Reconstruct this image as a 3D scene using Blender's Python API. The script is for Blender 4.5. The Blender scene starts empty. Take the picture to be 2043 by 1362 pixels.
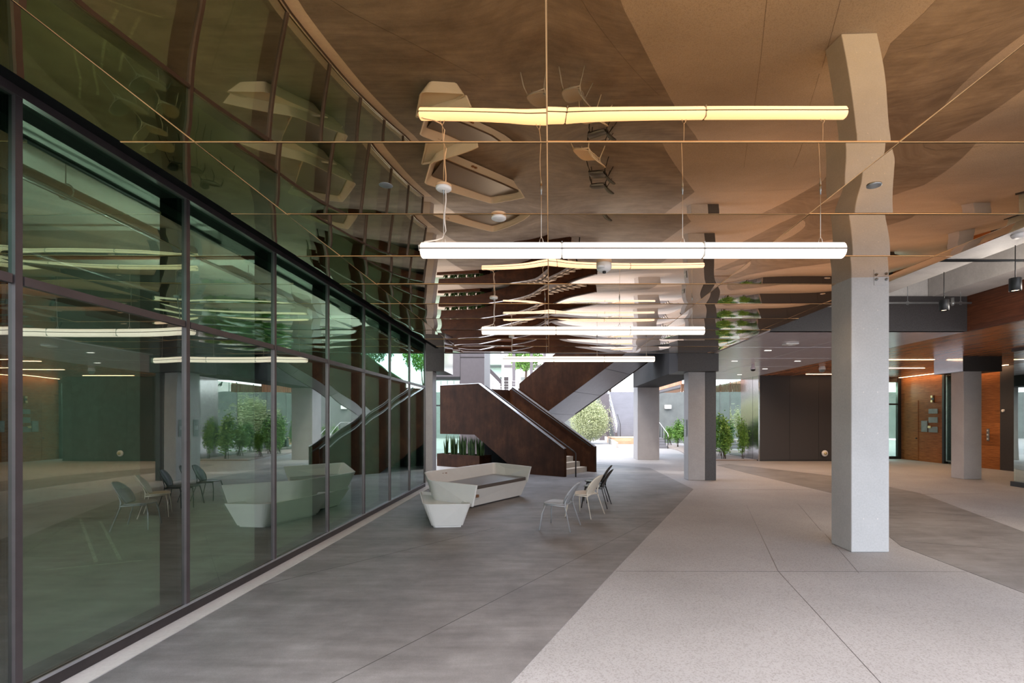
import bpy, bmesh, math, random
from mathutils import Vector, Matrix
random.seed(7)
PI = math.pi
S = bpy.context.scene
COL = S.collection
H = 1.78          # eye height
F, VX, VY = 1010.0, 1096.0, 837.0
ZC = 3.70         # mirror ceiling
GX = -3.30        # curtain wall plane

# ------------------------------------------------------------------ materials
def mat(name):
    m = bpy.data.materials.new(name); m.use_nodes = True
    nt = m.node_tree; b = nt.nodes['Principled BSDF']
    return m, nt, b
def N(nt, t, **kw):
    n = nt.nodes.new(t)
    for k, v in kw.items():
        if k in n.inputs: n.inputs[k].default_value = v
        else: setattr(n, k, v)
    return n
def ramp(nt, fac, stops):
    r = nt.nodes.new('ShaderNodeValToRGB')
    el = r.color_ramp.elements
    while len(el) < len(stops): el.new(0.5)
    for e, (p, c) in zip(el, stops):
        e.position = p; e.color = (c[0], c[1], c[2], 1)
    nt.links.new(fac, r.inputs[0]); return r.outputs[0]
def coords(nt, scale=(1, 1, 1), kind='Object'):
    tc = nt.nodes.new('ShaderNodeTexCoord'); mp = nt.nodes.new('ShaderNodeMapping')
    mp.inputs['Scale'].default_value = scale
    nt.links.new(tc.outputs[kind], mp.inputs[0]); return mp.outputs[0]
def noise(nt, vec, scale, detail=4, rough=.55):
    n = N(nt, 'ShaderNodeTexNoise'); n.inputs['Scale'].default_value = scale
    n.inputs['Detail'].default_value = detail; n.inputs['Roughness'].default_value = rough
    nt.links.new(vec, n.inputs['Vector']); return n.outputs['Fac']
def mixc(nt, fac, a, b, mode='MIX'):
    n = nt.nodes.new('ShaderNodeMix'); n.data_type = 'RGBA'; n.blend_type = mode
    for sock, v in ((0, fac), (6, a), (7, b)):
        if hasattr(v, 'is_linked'): nt.links.new(v, n.inputs[sock])
        elif sock == 0: n.inputs[0].default_value = v
        else: n.inputs[sock].default_value = (*v, 1)
    return n.outputs[2]
def bump(nt, b, h, strength=.2, dist=.01):
    n = nt.nodes.new('ShaderNodeBump'); n.inputs['Strength'].default_value = strength
    n.inputs['Distance'].default_value = dist
    nt.links.new(h, n.inputs['Height']); nt.links.new(n.outputs[0], b.inputs['Normal'])
def plain(name, c, rough=.5, metal=0.0, spec=.5, var=.12, vscale=6.0):
    m, nt, b = mat(name)
    v = coords(nt)
    f = noise(nt, v, vscale, 3)
    lo = tuple(x * (1 - var) for x in c); hi = tuple(min(1, x * (1 + var)) for x in c)
    nt.links.new(ramp(nt, f, [(.3, lo), (.7, hi)]), b.inputs['Base Color'])
    b.inputs['Roughness'].default_value = rough; b.inputs['Metallic'].default_value = metal
    b.inputs['Specular IOR Level'].default_value = spec
    return m
def emit(name, c, s):
    m, nt, b = mat(name)
    b.inputs['Base Color'].default_value = (.8, .8, .8, 1)
    b.inputs['Emission Color'].default_value = (*c, 1); b.inputs['Emission Strength'].default_value = s
    return m

def m_aggregate():
    m, nt, b = mat('light_aggregate_concrete')
    v = coords(nt)
    big = noise(nt, v, .55, 5, .6)
    base = ramp(nt, big, [(.25, (.262, .254, .256)), (.55, (.318, .309, .313)), (.8, (.362, .354, .360))])
    vo = N(nt, 'ShaderNodeTexVoronoi'); vo.inputs['Scale'].default_value = 90
    nt.links.new(v, vo.inputs['Vector'])
    sp = ramp(nt, vo.outputs['Color'], [(.15, (.55, .53, .5)), (.5, (1, 1, 1)), (.9, (1.0, 1.0, 1.0))])
    fine = ramp(nt, noise(nt, v, 260, 2, .7), [(.3, (.72, .70, .69)), (.65, (1.18, 1.18, 1.18))])
    c = mixc(nt, .55, base, sp, 'MULTIPLY'); c = mixc(nt, .7, c, fine, 'MULTIPLY')
    nt.links.new(c, b.inputs['Base Color'])
    b.inputs['Roughness'].default_value = .62
    return m
def m_darkpave():
    m, nt, b = mat('dark_brushed_concrete')
    v = coords(nt, (1, 1, 1)); vs = coords(nt, (.35, 2.2, 1))
    big = noise(nt, v, 1.1, 6, .68); st = noise(nt, vs, 3.5, 6, .65)
    c1 = ramp(nt, big, [(.28, (.098, .092, .093)), (.5, (.158, .150, .150)), (.75, (.225, .215, .216))])
    c2 = ramp(nt, st, [(.3, (.68, .66, .65)), (.7, (1.2, 1.2, 1.2))])
    fine = ramp(nt, noise(nt, v, 150, 2, .7), [(.3, (.75, .75, .75)), (.7, (1.2, 1.2, 1.2))])
    c = mixc(nt, .75, c1, c2, 'MULTIPLY'); c = mixc(nt, .6, c, fine, 'MULTIPLY')
    nt.links.new(c, b.inputs['Base Color']); b.inputs['Roughness'].default_value = .55
    return m
def m_concrete(name, c, var=.18, holes=False):
    m, nt, b = mat(name)
    v = coords(nt)
    f = noise(nt, v, 1.3, 6, .65); g = noise(nt, v, 40, 2)
    lo = tuple(x * (1 - var) for x in c); hi = tuple(min(1, x * (1 + var * .6)) for x in c)
    col = mixc(nt, .35, ramp(nt, f, [(.3, lo), (.7, hi)]), ramp(nt, g, [(.3, (.8, .8, .8)), (.7, (1.1, 1.1, 1.1))]), 'MULTIPLY')
    nt.links.new(col, b.inputs['Base Color']); b.inputs['Roughness'].default_value = .6
    bump(nt, b, g, .08, .004)
    return m
def m_corten():
    m, nt, b = mat('weathered_brown_steel')
    v = coords(nt); vs = coords(nt, (3, 3, .5))
    f = noise(nt, v, 1.7, 6, .7); g = noise(nt, vs, 3, 5, .6)
    c = mixc(nt, .6, ramp(nt, f, [(.25, (.015, .0058, .003)), (.55, (.032, .0125, .006)), (.8, (.062, .026, .011))]),
             ramp(nt, g, [(.3, (.6, .58, .56)), (.7, (1.3, 1.25, 1.2))]), 'MULTIPLY')
    nt.links.new(c, b.inputs['Base Color'])
    b.inputs['Roughness'].default_value = .5; b.inputs['Metallic'].default_value = .1; b.inputs['Specular IOR Level'].default_value = .08
    bump(nt, b, noise(nt, v, 30, 3), .06, .004)
    return m
def m_wood(name, cols, axis='x', rough=.35, plank=.14, along=1.0):
    # planks run along 'axis'; plank joints by brick texture in the two given axes
    m, nt, b = mat(name)
    tc = nt.nodes.new('ShaderNodeTexCoord'); sep = nt.nodes.new('ShaderNodeSeparateXYZ')
    nt.links.new(tc.outputs['Object'], sep.inputs[0])
    cmb = nt.nodes.new('ShaderNodeCombineXYZ')
    a, c_ = {'yx': ('Y', 'X'), 'yz': ('Y', 'Z'), 'xz': ('X', 'Z'), 'zy': ('Z', 'Y')}[axis]
    nt.links.new(sep.outputs[a], cmb.inputs[0]); nt.links.new(sep.outputs[c_], cmb.inputs[1])
    br = nt.nodes.new('ShaderNodeTexBrick')
    br.inputs['Scale'].default_value = 1.0; br.inputs['Mortar Size'].default_value = .0025
    br.inputs['Brick Width'].default_value = 2.4 * along; br.inputs['Row Height'].default_value = plank
    br.inputs['Color1'].default_value = (.75, .75, .75, 1); br.inputs['Color2'].default_value = (1.15, 1.15, 1.15, 1)
    br.inputs['Mortar'].default_value = (.25, .25, .25, 1)
    nt.links.new(cmb.outputs[0], br.inputs['Vector'])
    mp = nt.nodes.new('ShaderNodeMapping'); mp.inputs['Scale'].default_value = (1.2, 16, 1)
    nt.links.new(cmb.outputs[0], mp.inputs[0])
    g = noise(nt, mp.outputs[0], 2.2, 6, .65)
    c = mixc(nt, .9, ramp(nt, g, [(.28, cols[0]), (.5, cols[1]), (.74, cols[2])]), br.outputs['Color'], 'MULTIPLY')
    nt.links.new(c, b.inputs['Base Color']); b.inputs['Roughness'].default_value = rough
    return m
def m_glass(name, tint, refl, base, power=4.0, rough=0.0):
    m = bpy.data.materials.new(name); m.use_nodes = True
    nt = m.node_tree; nt.nodes.clear()
    out = nt.nodes.new('ShaderNodeOutputMaterial')
    tr = nt.nodes.new('ShaderNodeBsdfTransparent'); tr.inputs[0].default_value = (*tint, 1)
    gl = nt.nodes.new('ShaderNodeBsdfGlossy'); gl.inputs['Color'].default_value = (*refl, 1)
    gl.inputs['Roughness'].default_value = rough
    lw = nt.nodes.new('ShaderNodeLayerWeight'); lw.inputs['Blend'].default_value = .5
    pw = N(nt, 'ShaderNodeMath', operation='POWER'); pw.inputs[1].default_value = power
    nt.links.new(lw.outputs['Facing'], pw.inputs[0])
    ma = N(nt, 'ShaderNodeMath', operation='MULTIPLY_ADD'); ma.inputs[1].default_value = .9 - base; ma.inputs[2].default_value = base
    nt.links.new(pw.outputs[0], ma.inputs[0])
    mx = nt.nodes.new('ShaderNodeMixShader')
    nt.links.new(ma.outputs[0], mx.inputs[0]); nt.links.new(tr.outputs[0], mx.inputs[1]); nt.links.new(gl.outputs[0], mx.inputs[2])
    nt.links.new(mx.outputs[0], out.inputs[0])
    return m
def m_mirror(name, c, edge, rough):
    m, nt, b = mat(name)
    f = noise(nt, coords(nt), .7, 2)
    lo = tuple(x * .97 for x in c)
    nt.links.new(ramp(nt, f, [(.3, lo), (.7, c)]), b.inputs['Base Color'])
    b.inputs['Metallic'].default_value = 1; b.inputs['Roughness'].default_value = rough
    b.inputs['Specular Tint'].default_value = (*edge, 1)
    return m
def m_leaf(name, c0, c1):
    m, nt, b = mat(name)
    oi = nt.nodes.new('ShaderNodeTexNoise'); oi.inputs['Scale'].default_value = 5
    tc = nt.nodes.new('ShaderNodeTexCoord'); nt.links.new(tc.outputs['Object'], oi.inputs['Vector'])
    nt.links.new(ramp(nt, oi.outputs['Fac'], [(.3, c0), (.7, c1)]), b.inputs['Base Color'])
    b.inputs['Roughness'].default_value = .5
    b.inputs['Transmission Weight'].default_value = 0
    return m

M = {}
M['agg'] = m_aggregate()
M['dark'] = m_darkpave()
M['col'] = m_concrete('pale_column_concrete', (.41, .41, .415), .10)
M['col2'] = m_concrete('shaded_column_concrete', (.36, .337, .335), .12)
M['conc'] = m_concrete('raw_slab_concrete', (.60, .57, .54), .22)
M['concd'] = m_concrete('retaining_wall_concrete', (.13, .142, .138), .2)
M['curb'] = m_concrete('curb_concrete', (.46, .43, .41), .15)
M['mirror'] = m_mirror('bronze_mirror_panel', (.96, .54, .19), (1, .95, .90), .012)
_b = M['mirror'].node_tree.nodes['Principled BSDF']; _b.inputs['Coat Weight'].default_value = 1; _b.inputs['Coat IOR'].default_value = 1.38; _b.inputs['Coat Roughness'].default_value = .01
M['seam'] = plain('copper_seam', (1.0, .60, .27), .4, .15, var=.03)  # copper colour raised to carry the glow of the tube lights
M['frame'] = plain('dark_bronze_aluminium', (.055, .046, .046), .38, .6)
M['framelt'] = plain('bronze_aluminium_cap', (.11, .09, .092), .35, .6)
M['black'] = plain('black_paint', (.012, .012, .012), .45)
M['dgrey'] = plain('dark_grey_cladding', (.028, .026, .027), .7, spec=.2)
M['matt'] = plain('matt_black', (.010, .010, .010), .8, spec=.04)
M['dmetal'] = plain('charcoal_metal_panel', (.050, .045, .045), .45, .1, spec=.35, var=.25, vscale=60)
M['steel'] = plain('brushed_steel_panel', (.50, .48, .49), .14, 1.0, var=.05)
M['gmetal'] = plain('grey_metal_soffit', (.78, .71, .76), .22, .25, var=.04)
M['soffitst'] = plain('stair_soffit_metal', (.28, .28, .30), .30, .7, var=.05)
M['gpanel'] = plain('mauve_grey_cladding', (.115, .10, .108), .45, .2, var=.05)
M['corten'] = m_corten()
M['cap'] = plain('pale_steel_cap', (.50, .50, .53), .3, .8)
M['wood'] = m_wood('walnut_soffit', [(.25, .095, .042), (.44, .175, .075), (.60, .27, .12)], 'yx', .24)
M['woodf'] = m_wood('walnut_fascia', [(.075, .023, .011), (.13, .041, .018), (.20, .068, .03)], 'yz', .4)
M['woodw'] = m_wood('oak_wall_cladding', [(.15, .06, .02), (.31, .115, .036), (.44, .18, .06)], 'yz', .4, .42, 1.0)
M['woodw'].node_tree.nodes['Principled BSDF'].inputs['Specular IOR Level'].default_value = .12
M['cedar'] = m_wood('cedar_slats', [(.42, .19, .10), (.60, .30, .17), (.72, .40, .25)], 'zy', .5, .09)
M['deck'] = m_wood('deck_boards', [(.40, .25, .15), (.58, .38, .24), (.70, .48, .32)], 'xz', .5, .12)
M['glass'] = m_glass('green_reflective_glass', (.52, .66, .59), (.86, .92, .87), .30, 2.4)
M['glassup'] = m_glass('green_reflection_upper_glass', (.48, .61, .53), (.60, .95, .76), .15, 2.2)  # green cast of the upper reflections put into the glass tint
M['glass2'] = m_glass('dark_mirror_glass', (.30, .42, .36), (.85, .95, .90), .45, 3.0)
M['glass3'] = m_glass('pale_storefront_glass', (.75, .88, .80), (.9, 1, .95), .15, 4.0)
M['white'] = plain('white_bench_shell', (.56, .545, .52), .28, var=.02)
M['cushion'] = plain('taupe_seat_pad', (.075, .062, .055), .28, var=.15, vscale=80)
M['outlet'] = plain('brown_outlet', (.20, .10, .05), .5)
M['chgrey'] = plain('grey_chair_plastic', (.27, .275, .285), .38, var=.03)
M['chbeige'] = plain('beige_chair_plastic', (.56, .50, .42), .38, var=.03)
M['chblack'] = plain('black_chair_plastic', (.012, .012, .013), .28, var=.03)
M['tube'] = emit('lit_tube_diffuser', (1.0, .82, .64), 1.02)
M['strip'] = emit('lit_linear_slot', (1.0, .58, .31), 14.0)
M['cool'] = emit('lit_ceiling_slot', (1.0, .93, .85), 2.5)
M['spot'] = emit('lit_pendant_lens', (1.0, .75, .5), 5.0)
M['wpl'] = plain('white_plastic', (.75, .73, .71), .4, var=.03)
M['wire'] = plain('steel_wire', (.55, .50, .46), .35, .8)
M['cord'] = plain('pale_cord', (.65, .58, .52), .5)
M['plate'] = plain('grey_wall_plaque', (.20, .22, .21), .35, .2)
M['brass'] = plain('brass_fitting', (.62, .50, .26), .3, .9)
M['letter'] = plain('pale_lettering', (.62, .62, .60), .5)
M['pipe'] = plain('galvanised_pipe', (.30, .31, .31), .35, .7)
M['pipeb'] = plain('black_iron_pipe', (.007, .007, .007), .5, .3)
M['pipered'] = plain('red_pipe', (.22, .05, .03), .5)
M['soil'] = plain('gravel_bed', (.26, .22, .20), .9, var=.5, vscale=40)
M['stem'] = plain('brown_stem', (.09, .06, .04), .8)
M['leafg'] = m_leaf('bright_green_leaf', (.07, .19, .03), (.22, .40, .07))
M['leafy'] = m_leaf('olive_grey_leaf', (.30, .34, .16), (.52, .56, .34))
M['leafd'] = m_leaf('deep_green_leaf', (.02, .06, .02), (.07, .15, .04))
M['snake'] = m_leaf('snake_plant_leaf', (.020, .055, .014), (.085, .15, .04))
M['bwhite'] = plain('white_render', (.78, .76, .74), .7, var=.04)
M['bpink'] = plain('plum_door', (.22, .10, .12), .6)
M['step'] = m_concrete('stair_step_concrete', (.20, .20, .225), .08)
M['treadst'] = m_concrete('precast_tread', (.34, .30, .26), .12)
M['intwall'] = plain('dim_interior_wall', (.48, .55, .51), .8)
M['intfloor'] = plain('interior_floor', (.34, .33, .28), .6, var=.25, vscale=1.5)
M['lining'] = plain('green_reflection_lining', (.22, .30, .26), .6, var=.3, vscale=1.2)  # lightened green to imitate outdoor greenery reflected in the glass
M['tape'] = plain('worn_floor_tape', (.62, .60, .50), .7, var=.4, vscale=14)
M['rail'] = plain('dark_rail_steel', (.025, .022, .022), .4, .5)
M['railw'] = plain('pale_cable_rail', (.55, .55, .55), .35, .7)

# ------------------------------------------------------------------ geometry helpers
def at(px, py, z=0.0):
    Y = F * (H - z) / (py - VY); return (px - VX) * Y / F, Y
class MB:
    def __init__(s): s.v = []; s.f = []; s.sm = []
    def add(s, vs, fs, smooth=False):
        o = len(s.v); s.v += [tuple(p) for p in vs]
        for f in fs: s.f.append([i + o for i in f]); s.sm.append(smooth)
        return s
    def box(s, x0, y0, z0, x1, y1, z1):
        vs = [(x0, y0, z0), (x1, y0, z0), (x1, y1, z0), (x0, y1, z0), (x0, y0, z1), (x1, y0, z1), (x1, y1, z1), (x0, y1, z1)]
        return s.add(vs, [(3, 2, 1, 0), (4, 5, 6, 7), (0, 1, 5, 4), (1, 2, 6, 5), (2, 3, 7, 6), (3, 0, 4, 7)])
    def prism(s, poly, z0, z1):           # poly: ccw xy
        n = len(poly); vs = [(p[0], p[1], z0) for p in poly] + [(p[0], p[1], z1) for p in poly]
        fs = [tuple(range(n - 1, -1, -1)), tuple(range(n, 2 * n))]
        fs += [(i, (i + 1) % n, n + (i + 1) % n, n + i) for i in range(n)]
        return s.add(vs, fs)
    def slab(s, pts, d):                   # planar polygon in 3d extruded by vector d
        n = len(pts); d = Vector(d); vs = [Vector(p) for p in pts] + [Vector(p) + d for p in pts]
        fs = [tuple(range(n - 1, -1, -1)), tuple(range(n, 2 * n))]
        fs += [(i, (i + 1) % n, n + (i + 1) % n, n + i) for i in range(n)]
        return s.add(vs, fs)
    def tube(s, pts, r, seg=10, r1=None, caps=True):
        pts = [Vector(p) for p in pts]; n = len(pts); vs = []; fs = []
        up = Vector((0, 0, 1))
        for i, p in enumerate(pts):
            d = (pts[min(i + 1, n - 1)] - pts[max(i - 1, 0)]).normalized()
            a = d.cross(up if abs(d.z) < .95 else Vector((1, 0, 0))).normalized(); b = d.cross(a)
            rr = r if r1 is None else r + (r1 - r) * i / (n - 1)
            for k in range(seg):
                t = 2 * PI * k / seg; vs.append(p + a * rr * math.cos(t) + b * rr * math.sin(t))
        for i in range(n - 1):
            for k in range(seg):
                fs.append((i * seg + k, i * seg + (k + 1) % seg, (i + 1) * seg + (k + 1) % seg, (i + 1) * seg + k))
        s.add(vs, fs, True)
        if caps:
            o = len(s.v) - n * seg
            s.f.append([o + k for k in range(seg - 1, -1, -1)]); s.sm.append(False)
            s.f.append([o + (n - 1) * seg + k for k in range(seg)]); s.sm.append(False)
        return s
    def lathe(s, prof, c, seg=20):        # prof: (r,z)
        vs = []; fs = []; n = len(prof)
        for r, z in prof:
            for k in range(seg):
                t = 2 * PI * k / seg; vs.append((c[0] + r * math.cos(t), c[1] + r * math.sin(t), c[2] + z))
        for i in range(n - 1):
            for k in range(seg):
                fs.append((i * seg + k, i * seg + (k + 1) % seg, (i + 1) * seg + (k + 1) % seg, (i + 1) * seg + k))
        s.add(vs, fs, True); return s
    def build(s, name, m, parent=None, loc=None, bevel=0, seg=2):
        me = bpy.data.meshes.new(name); me.from_pydata(s.v, [], s.f); me.update()
        me.polygons.foreach_set('use_smooth', s.sm)
        if not any(s.sm) or bevel:
            bm = bmesh.new(); bm.from_mesh(me); bmesh.ops.recalc_face_normals(bm, faces=bm.faces); bm.to_mesh(me); bm.free()
        me.materials.append(m)
        o = bpy.data.objects.new(name, me); COL.objects.link(o)
        if parent: o.parent = parent
        if loc: o.location = loc
        if bevel:
            md = o.modifiers.new('edge', 'BEVEL'); md.width = bevel; md.segments = seg; md.limit_method = 'ANGLE'; md.angle_limit = .6
        return o
def tag(o, label=None, cat=None, group=None, kind=None):
    if label: o['label'] = label
    if cat: o['category'] = cat
    if group: o['group'] = group
    if kind: o['kind'] = kind
    return o
def empty(name, loc=(0, 0, 0), rz=0, label=None, cat=None, group=None, kind=None):
    o = bpy.data.objects.new(name, None); COL.objects.link(o); o.location = loc; o.rotation_euler = (0, 0, rz)
    o.empty_display_size = .1
    return tag(o, label, cat, group, kind)
def copy_tree(o, parent=None):
    c = o.copy(); COL.objects.link(c)
    if parent: c.parent = parent
    for ch in list(o.children): copy_tree(ch, c)
    return c
def B(name, m, box, parent=None, bevel=0): return MB().box(*box).build(name, m, parent, bevel=bevel)
def struct(o, label, cat): return tag(o, label, cat, kind='structure')

# ------------------------------------------------------------------ floor
fl = struct(B('floor', M['agg'], (-24, -14, -.3, 30, 90, 0)), 'pale aggregate concrete floor running through the hall to the courtyard', 'floor')
left_poly = [(-3.11, -3.6), (-.258, 3.424), (.82, 6.094), (3.69, 12.98), (3.71, 18.7), (2.17, 20.3), (-3.11, 21.2)]
struct(MB().prism(left_poly, -.05, .004).build('floor_dark_paving', M['dark']), 'dark grey brushed concrete paving under the bench and chairs', 'floor')
right_poly = [(4.5, -6), (4.87, 5.2), (4.95, 7.13), (5.06, 7.41), (6.85, 12.3), (6.6, 17), (6.55, 19.8), (7.2, 20.3), (8.0, 18.4), (8.97, 16.1), (9.0, 13.4), (8.97, 12.23), (7.53, 8.03), (6.5, 5.0), (6.2, -6)]
right_poly = right_poly[::-1]
struct(MB().prism(right_poly, -.05, .004).build('floor_dark_band', M['dark']), 'winding dark concrete band in the floor behind the tall pale column', 'floor')
struct(B('trim_1', M['curb'], (GX, -8, -.02, -3.11, 13.6, .012)), 'narrow pale concrete curb strip along the foot of the glass wall', 'curb')
jm = MB()
def joint(a, b, w=.002):
    a = Vector((*a, 0)); b = Vector((*b, 0)); d = (b - a).normalized(); n = Vector((-d.y, d.x, 0)) * w
    jm.slab([a + n + Vector((0, 0, .0005)), a - n + Vector((0, 0, .0005)), b - n + Vector((0, 0, .0005)), b + n + Vector((0, 0, .0005))], (0, 0, .0012))
joint((4.12, 10.57), (2.69, 5.95)); joint((5.27, 10.73), (4.365, 8.135)); joint((4.30, 7.9), (3.6, 5.885))
joint((.78, 5.95), (4.9, 5.93)); joint((2.69, 5.95), (1.9, 1.5)); joint((10.5, 12.2), (7.6, 12.0)); joint((4.2, 12.9), (6.7, 12.9))
jm.build('joint', M['frame'], fl)
jd = MB()
jm = jd
joint((6.0, 10.4), (8.1, 9.2)); joint((-3.1, 5.4), (-.9, 8.3)); joint((5.2, 7.4), (7.0, 6.6)); joint((-2.6, 1.5), (1.9, 9.1)); joint((-3.0, 9.2), (2.0, 9.1))
jo = jd.build('joint', M['black'], fl); jo.location.z = .0036

# ------------------------------------------------------------------ mirror ceiling
xs = [-2.97, -2.456, -.015, 2.424, 4.53, 4.74]
y0 = 3.506; dY = 1.2235
ys = [y0 + dY * k for k in range(-1, 10)]
cm = MB()
rnd = random.Random(3)
from mathutils import noise as mnoise
for i in range(len(xs) - 1):
    for j in range(len(ys) - 1):
        xa, xb, ya, yb = xs[i] + .005, xs[i + 1] - .005, ys[j] + .005, ys[j + 1] - .005
        wide = (xb - xa)
        nu = 20 if wide > 1.5 else 6; nv = 14
        a = .0150 * (0.75 + .5 * rnd.random()) * min(1, wide / 2.0); tv = (rnd.random() * .6 + .2) * .010; tu = (rnd.random() - .5) * .004
        ph = rnd.random() * 50
        vs = []; fs = []
        for q in range(nv + 1):
            for p in range(nu + 1):
                u = 2 * p / nu - 1; v = 2 * q / nv - 1
                x = xa + wide * p / nu; y = ya + (yb - ya) * q / nv
                nz = mnoise.noise(Vector((x * 1.1 + ph, y * 1.4, ph))) * .0011 + mnoise.noise(Vector((x * 2.6 + ph, y * 2.6, 9 + ph))) * .00022
                z = ZC - a * (1 - u ** 4) * (1 - v * v) + tv * .61 * v + tu * u * .6 + nz
                vs.append((x, y, z))
        for q in range(nv):
            for p in range(nu):
                k = q * (nu + 1) + p; fs.append((k, k + nu + 1, k + nu + 2, k + 1))
        cm.add(vs, fs, True)
ceil = struct(cm.build('ceiling', M['mirror']), 'rippled bronze mirror panel ceiling with copper coloured seams', 'ceiling')
sm = MB()
for x in xs[1:-1]: sm.box(x - .0045, ys[0], ZC + .001, x + .0045, ys[-1], ZC + .02)
for y in ys: sm.box(xs[0], y - .004, ZC + .001, xs[-1], y + .004, ZC + .02)
sm.build('seam', M['seam'], ceil)
cb = MB().box(xs[0], ys[0], ZC + .03, xs[-1], ys[-1] + .02, ZC + .12)
struct(cb.build('ceiling_backing', M['frame']), 'dark backing frame edge above the mirror panels', 'ceiling')
struct(B('trim_2', M['dmetal'], (-3.6, ys[-1] + .02, ZC + .0, 3.7, ys[-1] + .2, 5.6)), 'dark metal fascia above the far edge of the mirror ceiling', 'fascia')

struct(B('trim_8', M['matt'], (GX - .3, ys[0] - .06, ZC + .02, 4.75, ys[0] - .01, 5.6)), 'added dark panel blocking sky light above the near edge of the mirror ceiling', 'fascia')  # added to keep sky light out of the space above the panels
struct(B('trim_9', M['matt'], (GX + .03, ys[0], ZC + .13, xs[0] + .1, ys[-1], ZC + .16)), 'added black strip blocking light in the slot between the mirror ceiling and the glass wall', 'trim')  # added black strip, keeps light out of the slot
# round devices in the mirror ceiling
def disc(name, px, py, r, m, label, cat, group=None, drop=.006):
    x, y = at(px, py, ZC) if False else ((px - VX) * (F * (ZC - H) / (VY - py)) / F, F * (ZC - H) / (VY - py))
    o = MB().lathe([(0, -drop), (r * .9, -drop), (r, -drop * .6), (r, .01), (0, .01)], (0, 0, 0), 24).build(name, m, None, (x, y, ZC - .012))
    return tag(o, label, cat, group), x, y
disc('ceiling_speaker', 1744, 367, .055, M['pipe'], 'small grey round speaker in the mirror ceiling beside the tall pale column', 'speaker')
disc('ceiling_disc', 770, 366, .055, M['pipe'], 'small grey round disc in the mirror ceiling left of the nearest tube light', 'speaker')
o, x, y = disc('reflection_disc', 995, 432, .07, M['wpl'], 'white round disc in place of a reflection behind the nearest tube light cord', 'reflection', drop=.014)  # modelled disc imitates a reflection in the mirror ceiling
# dome camera
dx, dy = (1205 - VX) * 6.2 / F, 6.2
cam_e = empty('security_camera', (dx, dy, ZC), label='white ceiling camera with small lens just behind the nearest tube light', cat='camera')
MB().lathe([(.0, 0), (.092, 0), (.095, -.05), (.085, -.085), (.05, -.11), (0, -.115)], (0, 0, 0), 24).build('housing', M['wpl'], cam_e)
MB().lathe([(0, -.11), (.02, -.11), (.022, -.135), (0, -.137)], (.0, -.03, 0), 12).build('lens', M['black'], cam_e)
MB().lathe([(0, -.06), (.045, -.06), (.047, -.085), (0, -.088)], (-.05, -.10, 0), 14).build('sensor', M['wpl'], cam_e)

# ------------------------------------------------------------------ curtain wall
GB = 1.4665
yg = [GB * (n + .134) for n in range(-5, 10)]     # mullion lines
ZS, ZT, ZM = .115, 3.775, 2.645
def pane(ya, yb, za, zb, parent, amp, m=None, X=GX):
    nu, nv = 14, 14; vs = []; fs = []
    for side, dx in ((0, 0.0), (1, -.020)):
        for q in range(nv + 1):
            for p in range(nu + 1):
                u = 2 * p / nu - 1; v = 2 * q / nv - 1
                b = amp * (1 - u ** 4) * (1 - v ** 4)
                vs.append((X + dx + b, ya + (yb - ya) * p / nu, za + (zb - za) * q / nv))
    K = (nu + 1) * (nv + 1)
    for q in range(nv):
        for p in range(nu):
            k = q * (nu + 1) + p
            fs.append((k, k + 1, k + nu + 2, k + nu + 1)); fs.append((K + k, K + k + nu + 1, K + k + nu + 2, K + k + 1))
    return MB().add(vs, fs, True).build('glass_pane', m or M['glass'], parent)
names_bay = ['behind the camera', 'just behind the camera', 'beside the camera']
vis = 0
for n in range(len(yg) - 1):
    ya, yb = yg[n], yg[n + 1]
    if yb < -1.5: continue
    vis += 1
    wl = ['green glazing bay well behind the camera', 'green glazing bay just behind the camera', 'green glazing bay right beside the camera', 'narrow sliver of green glazing at the left edge of the photo',
          'widest green glazing bay, showing pipes under the inside ceiling', 'second full glazing bay, with the floor sign and black chairs reflected in it', 'third full glazing bay, with the bench reflected in it', 'fourth full glazing bay, just past the bench reflection',
          'fifth full glazing bay, with the reflected stair rail crossing it', 'last but one glazing bay at the far end', 'last narrow glazing bay beside the slim end column'][vis - 1]
    w = empty('window_%d' % vis, (0, 0, 0), label=wl, cat='window', kind='structure')
    a1 = .0019 * (.6 + .8 * rnd.random()); a2 = .0019 * (.6 + .8 * rnd.random())
    pane(ya + .02, yb - .02, ZS, ZM - .03, w, a1); pane(ya + .02, yb - .02, ZM + .03, ZT, w, a2, M['glassup'])
    mu = MB().box(GX - .21, yb - .035, .02, GX - .022, yb + .035, ZT + .06)
    mu.build('mullion', M['matt'], w)
    MB().box(GX - .02, yb - .022, ZS - .01, GX + .022, yb + .022, ZT + .01).build('mullion_cap', M['framelt'], w)
    MB().box(GX - .19, ya + .036, ZM - .028, GX + .02, yb - .036, ZM + .028).build('transom', M['framelt'], w)
struct(B('trim_3', M['frame'], (GX - .21, -6.2, .013, GX + .012, yg[-1] + .035, ZS)), 'dark sill channel under the glass wall', 'window frame')
struct(B('trim_4', M['cap'], (GX + .012, -6.2, ZS - .02, GX + .024, yg[-1] + .035, ZS)), 'thin bright edge strip on the sill of the glass wall', 'window frame')
_h = struct(B('trim_5', M['framelt'], (GX - .02, -6.2, ZT, GX + .03, yg[-1] + .035, ZT + .11)), 'bronze head frame along the top of the glass wall', 'window frame')
B('inner_head', M['matt'], (GX - .21, -6.2, ZT, GX - .021, yg[-1] + .035, ZT + .11), _h)
struct(B('trim_6', M['matt'], (GX - .21, -6.2, ZT + .11, GX + .02, yg[-1] + .035, 4.75)), 'black strip in place of the shade above the head frame of the glass wall', 'window frame')  # solid black strip, shade of the recess put into its colour

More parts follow.
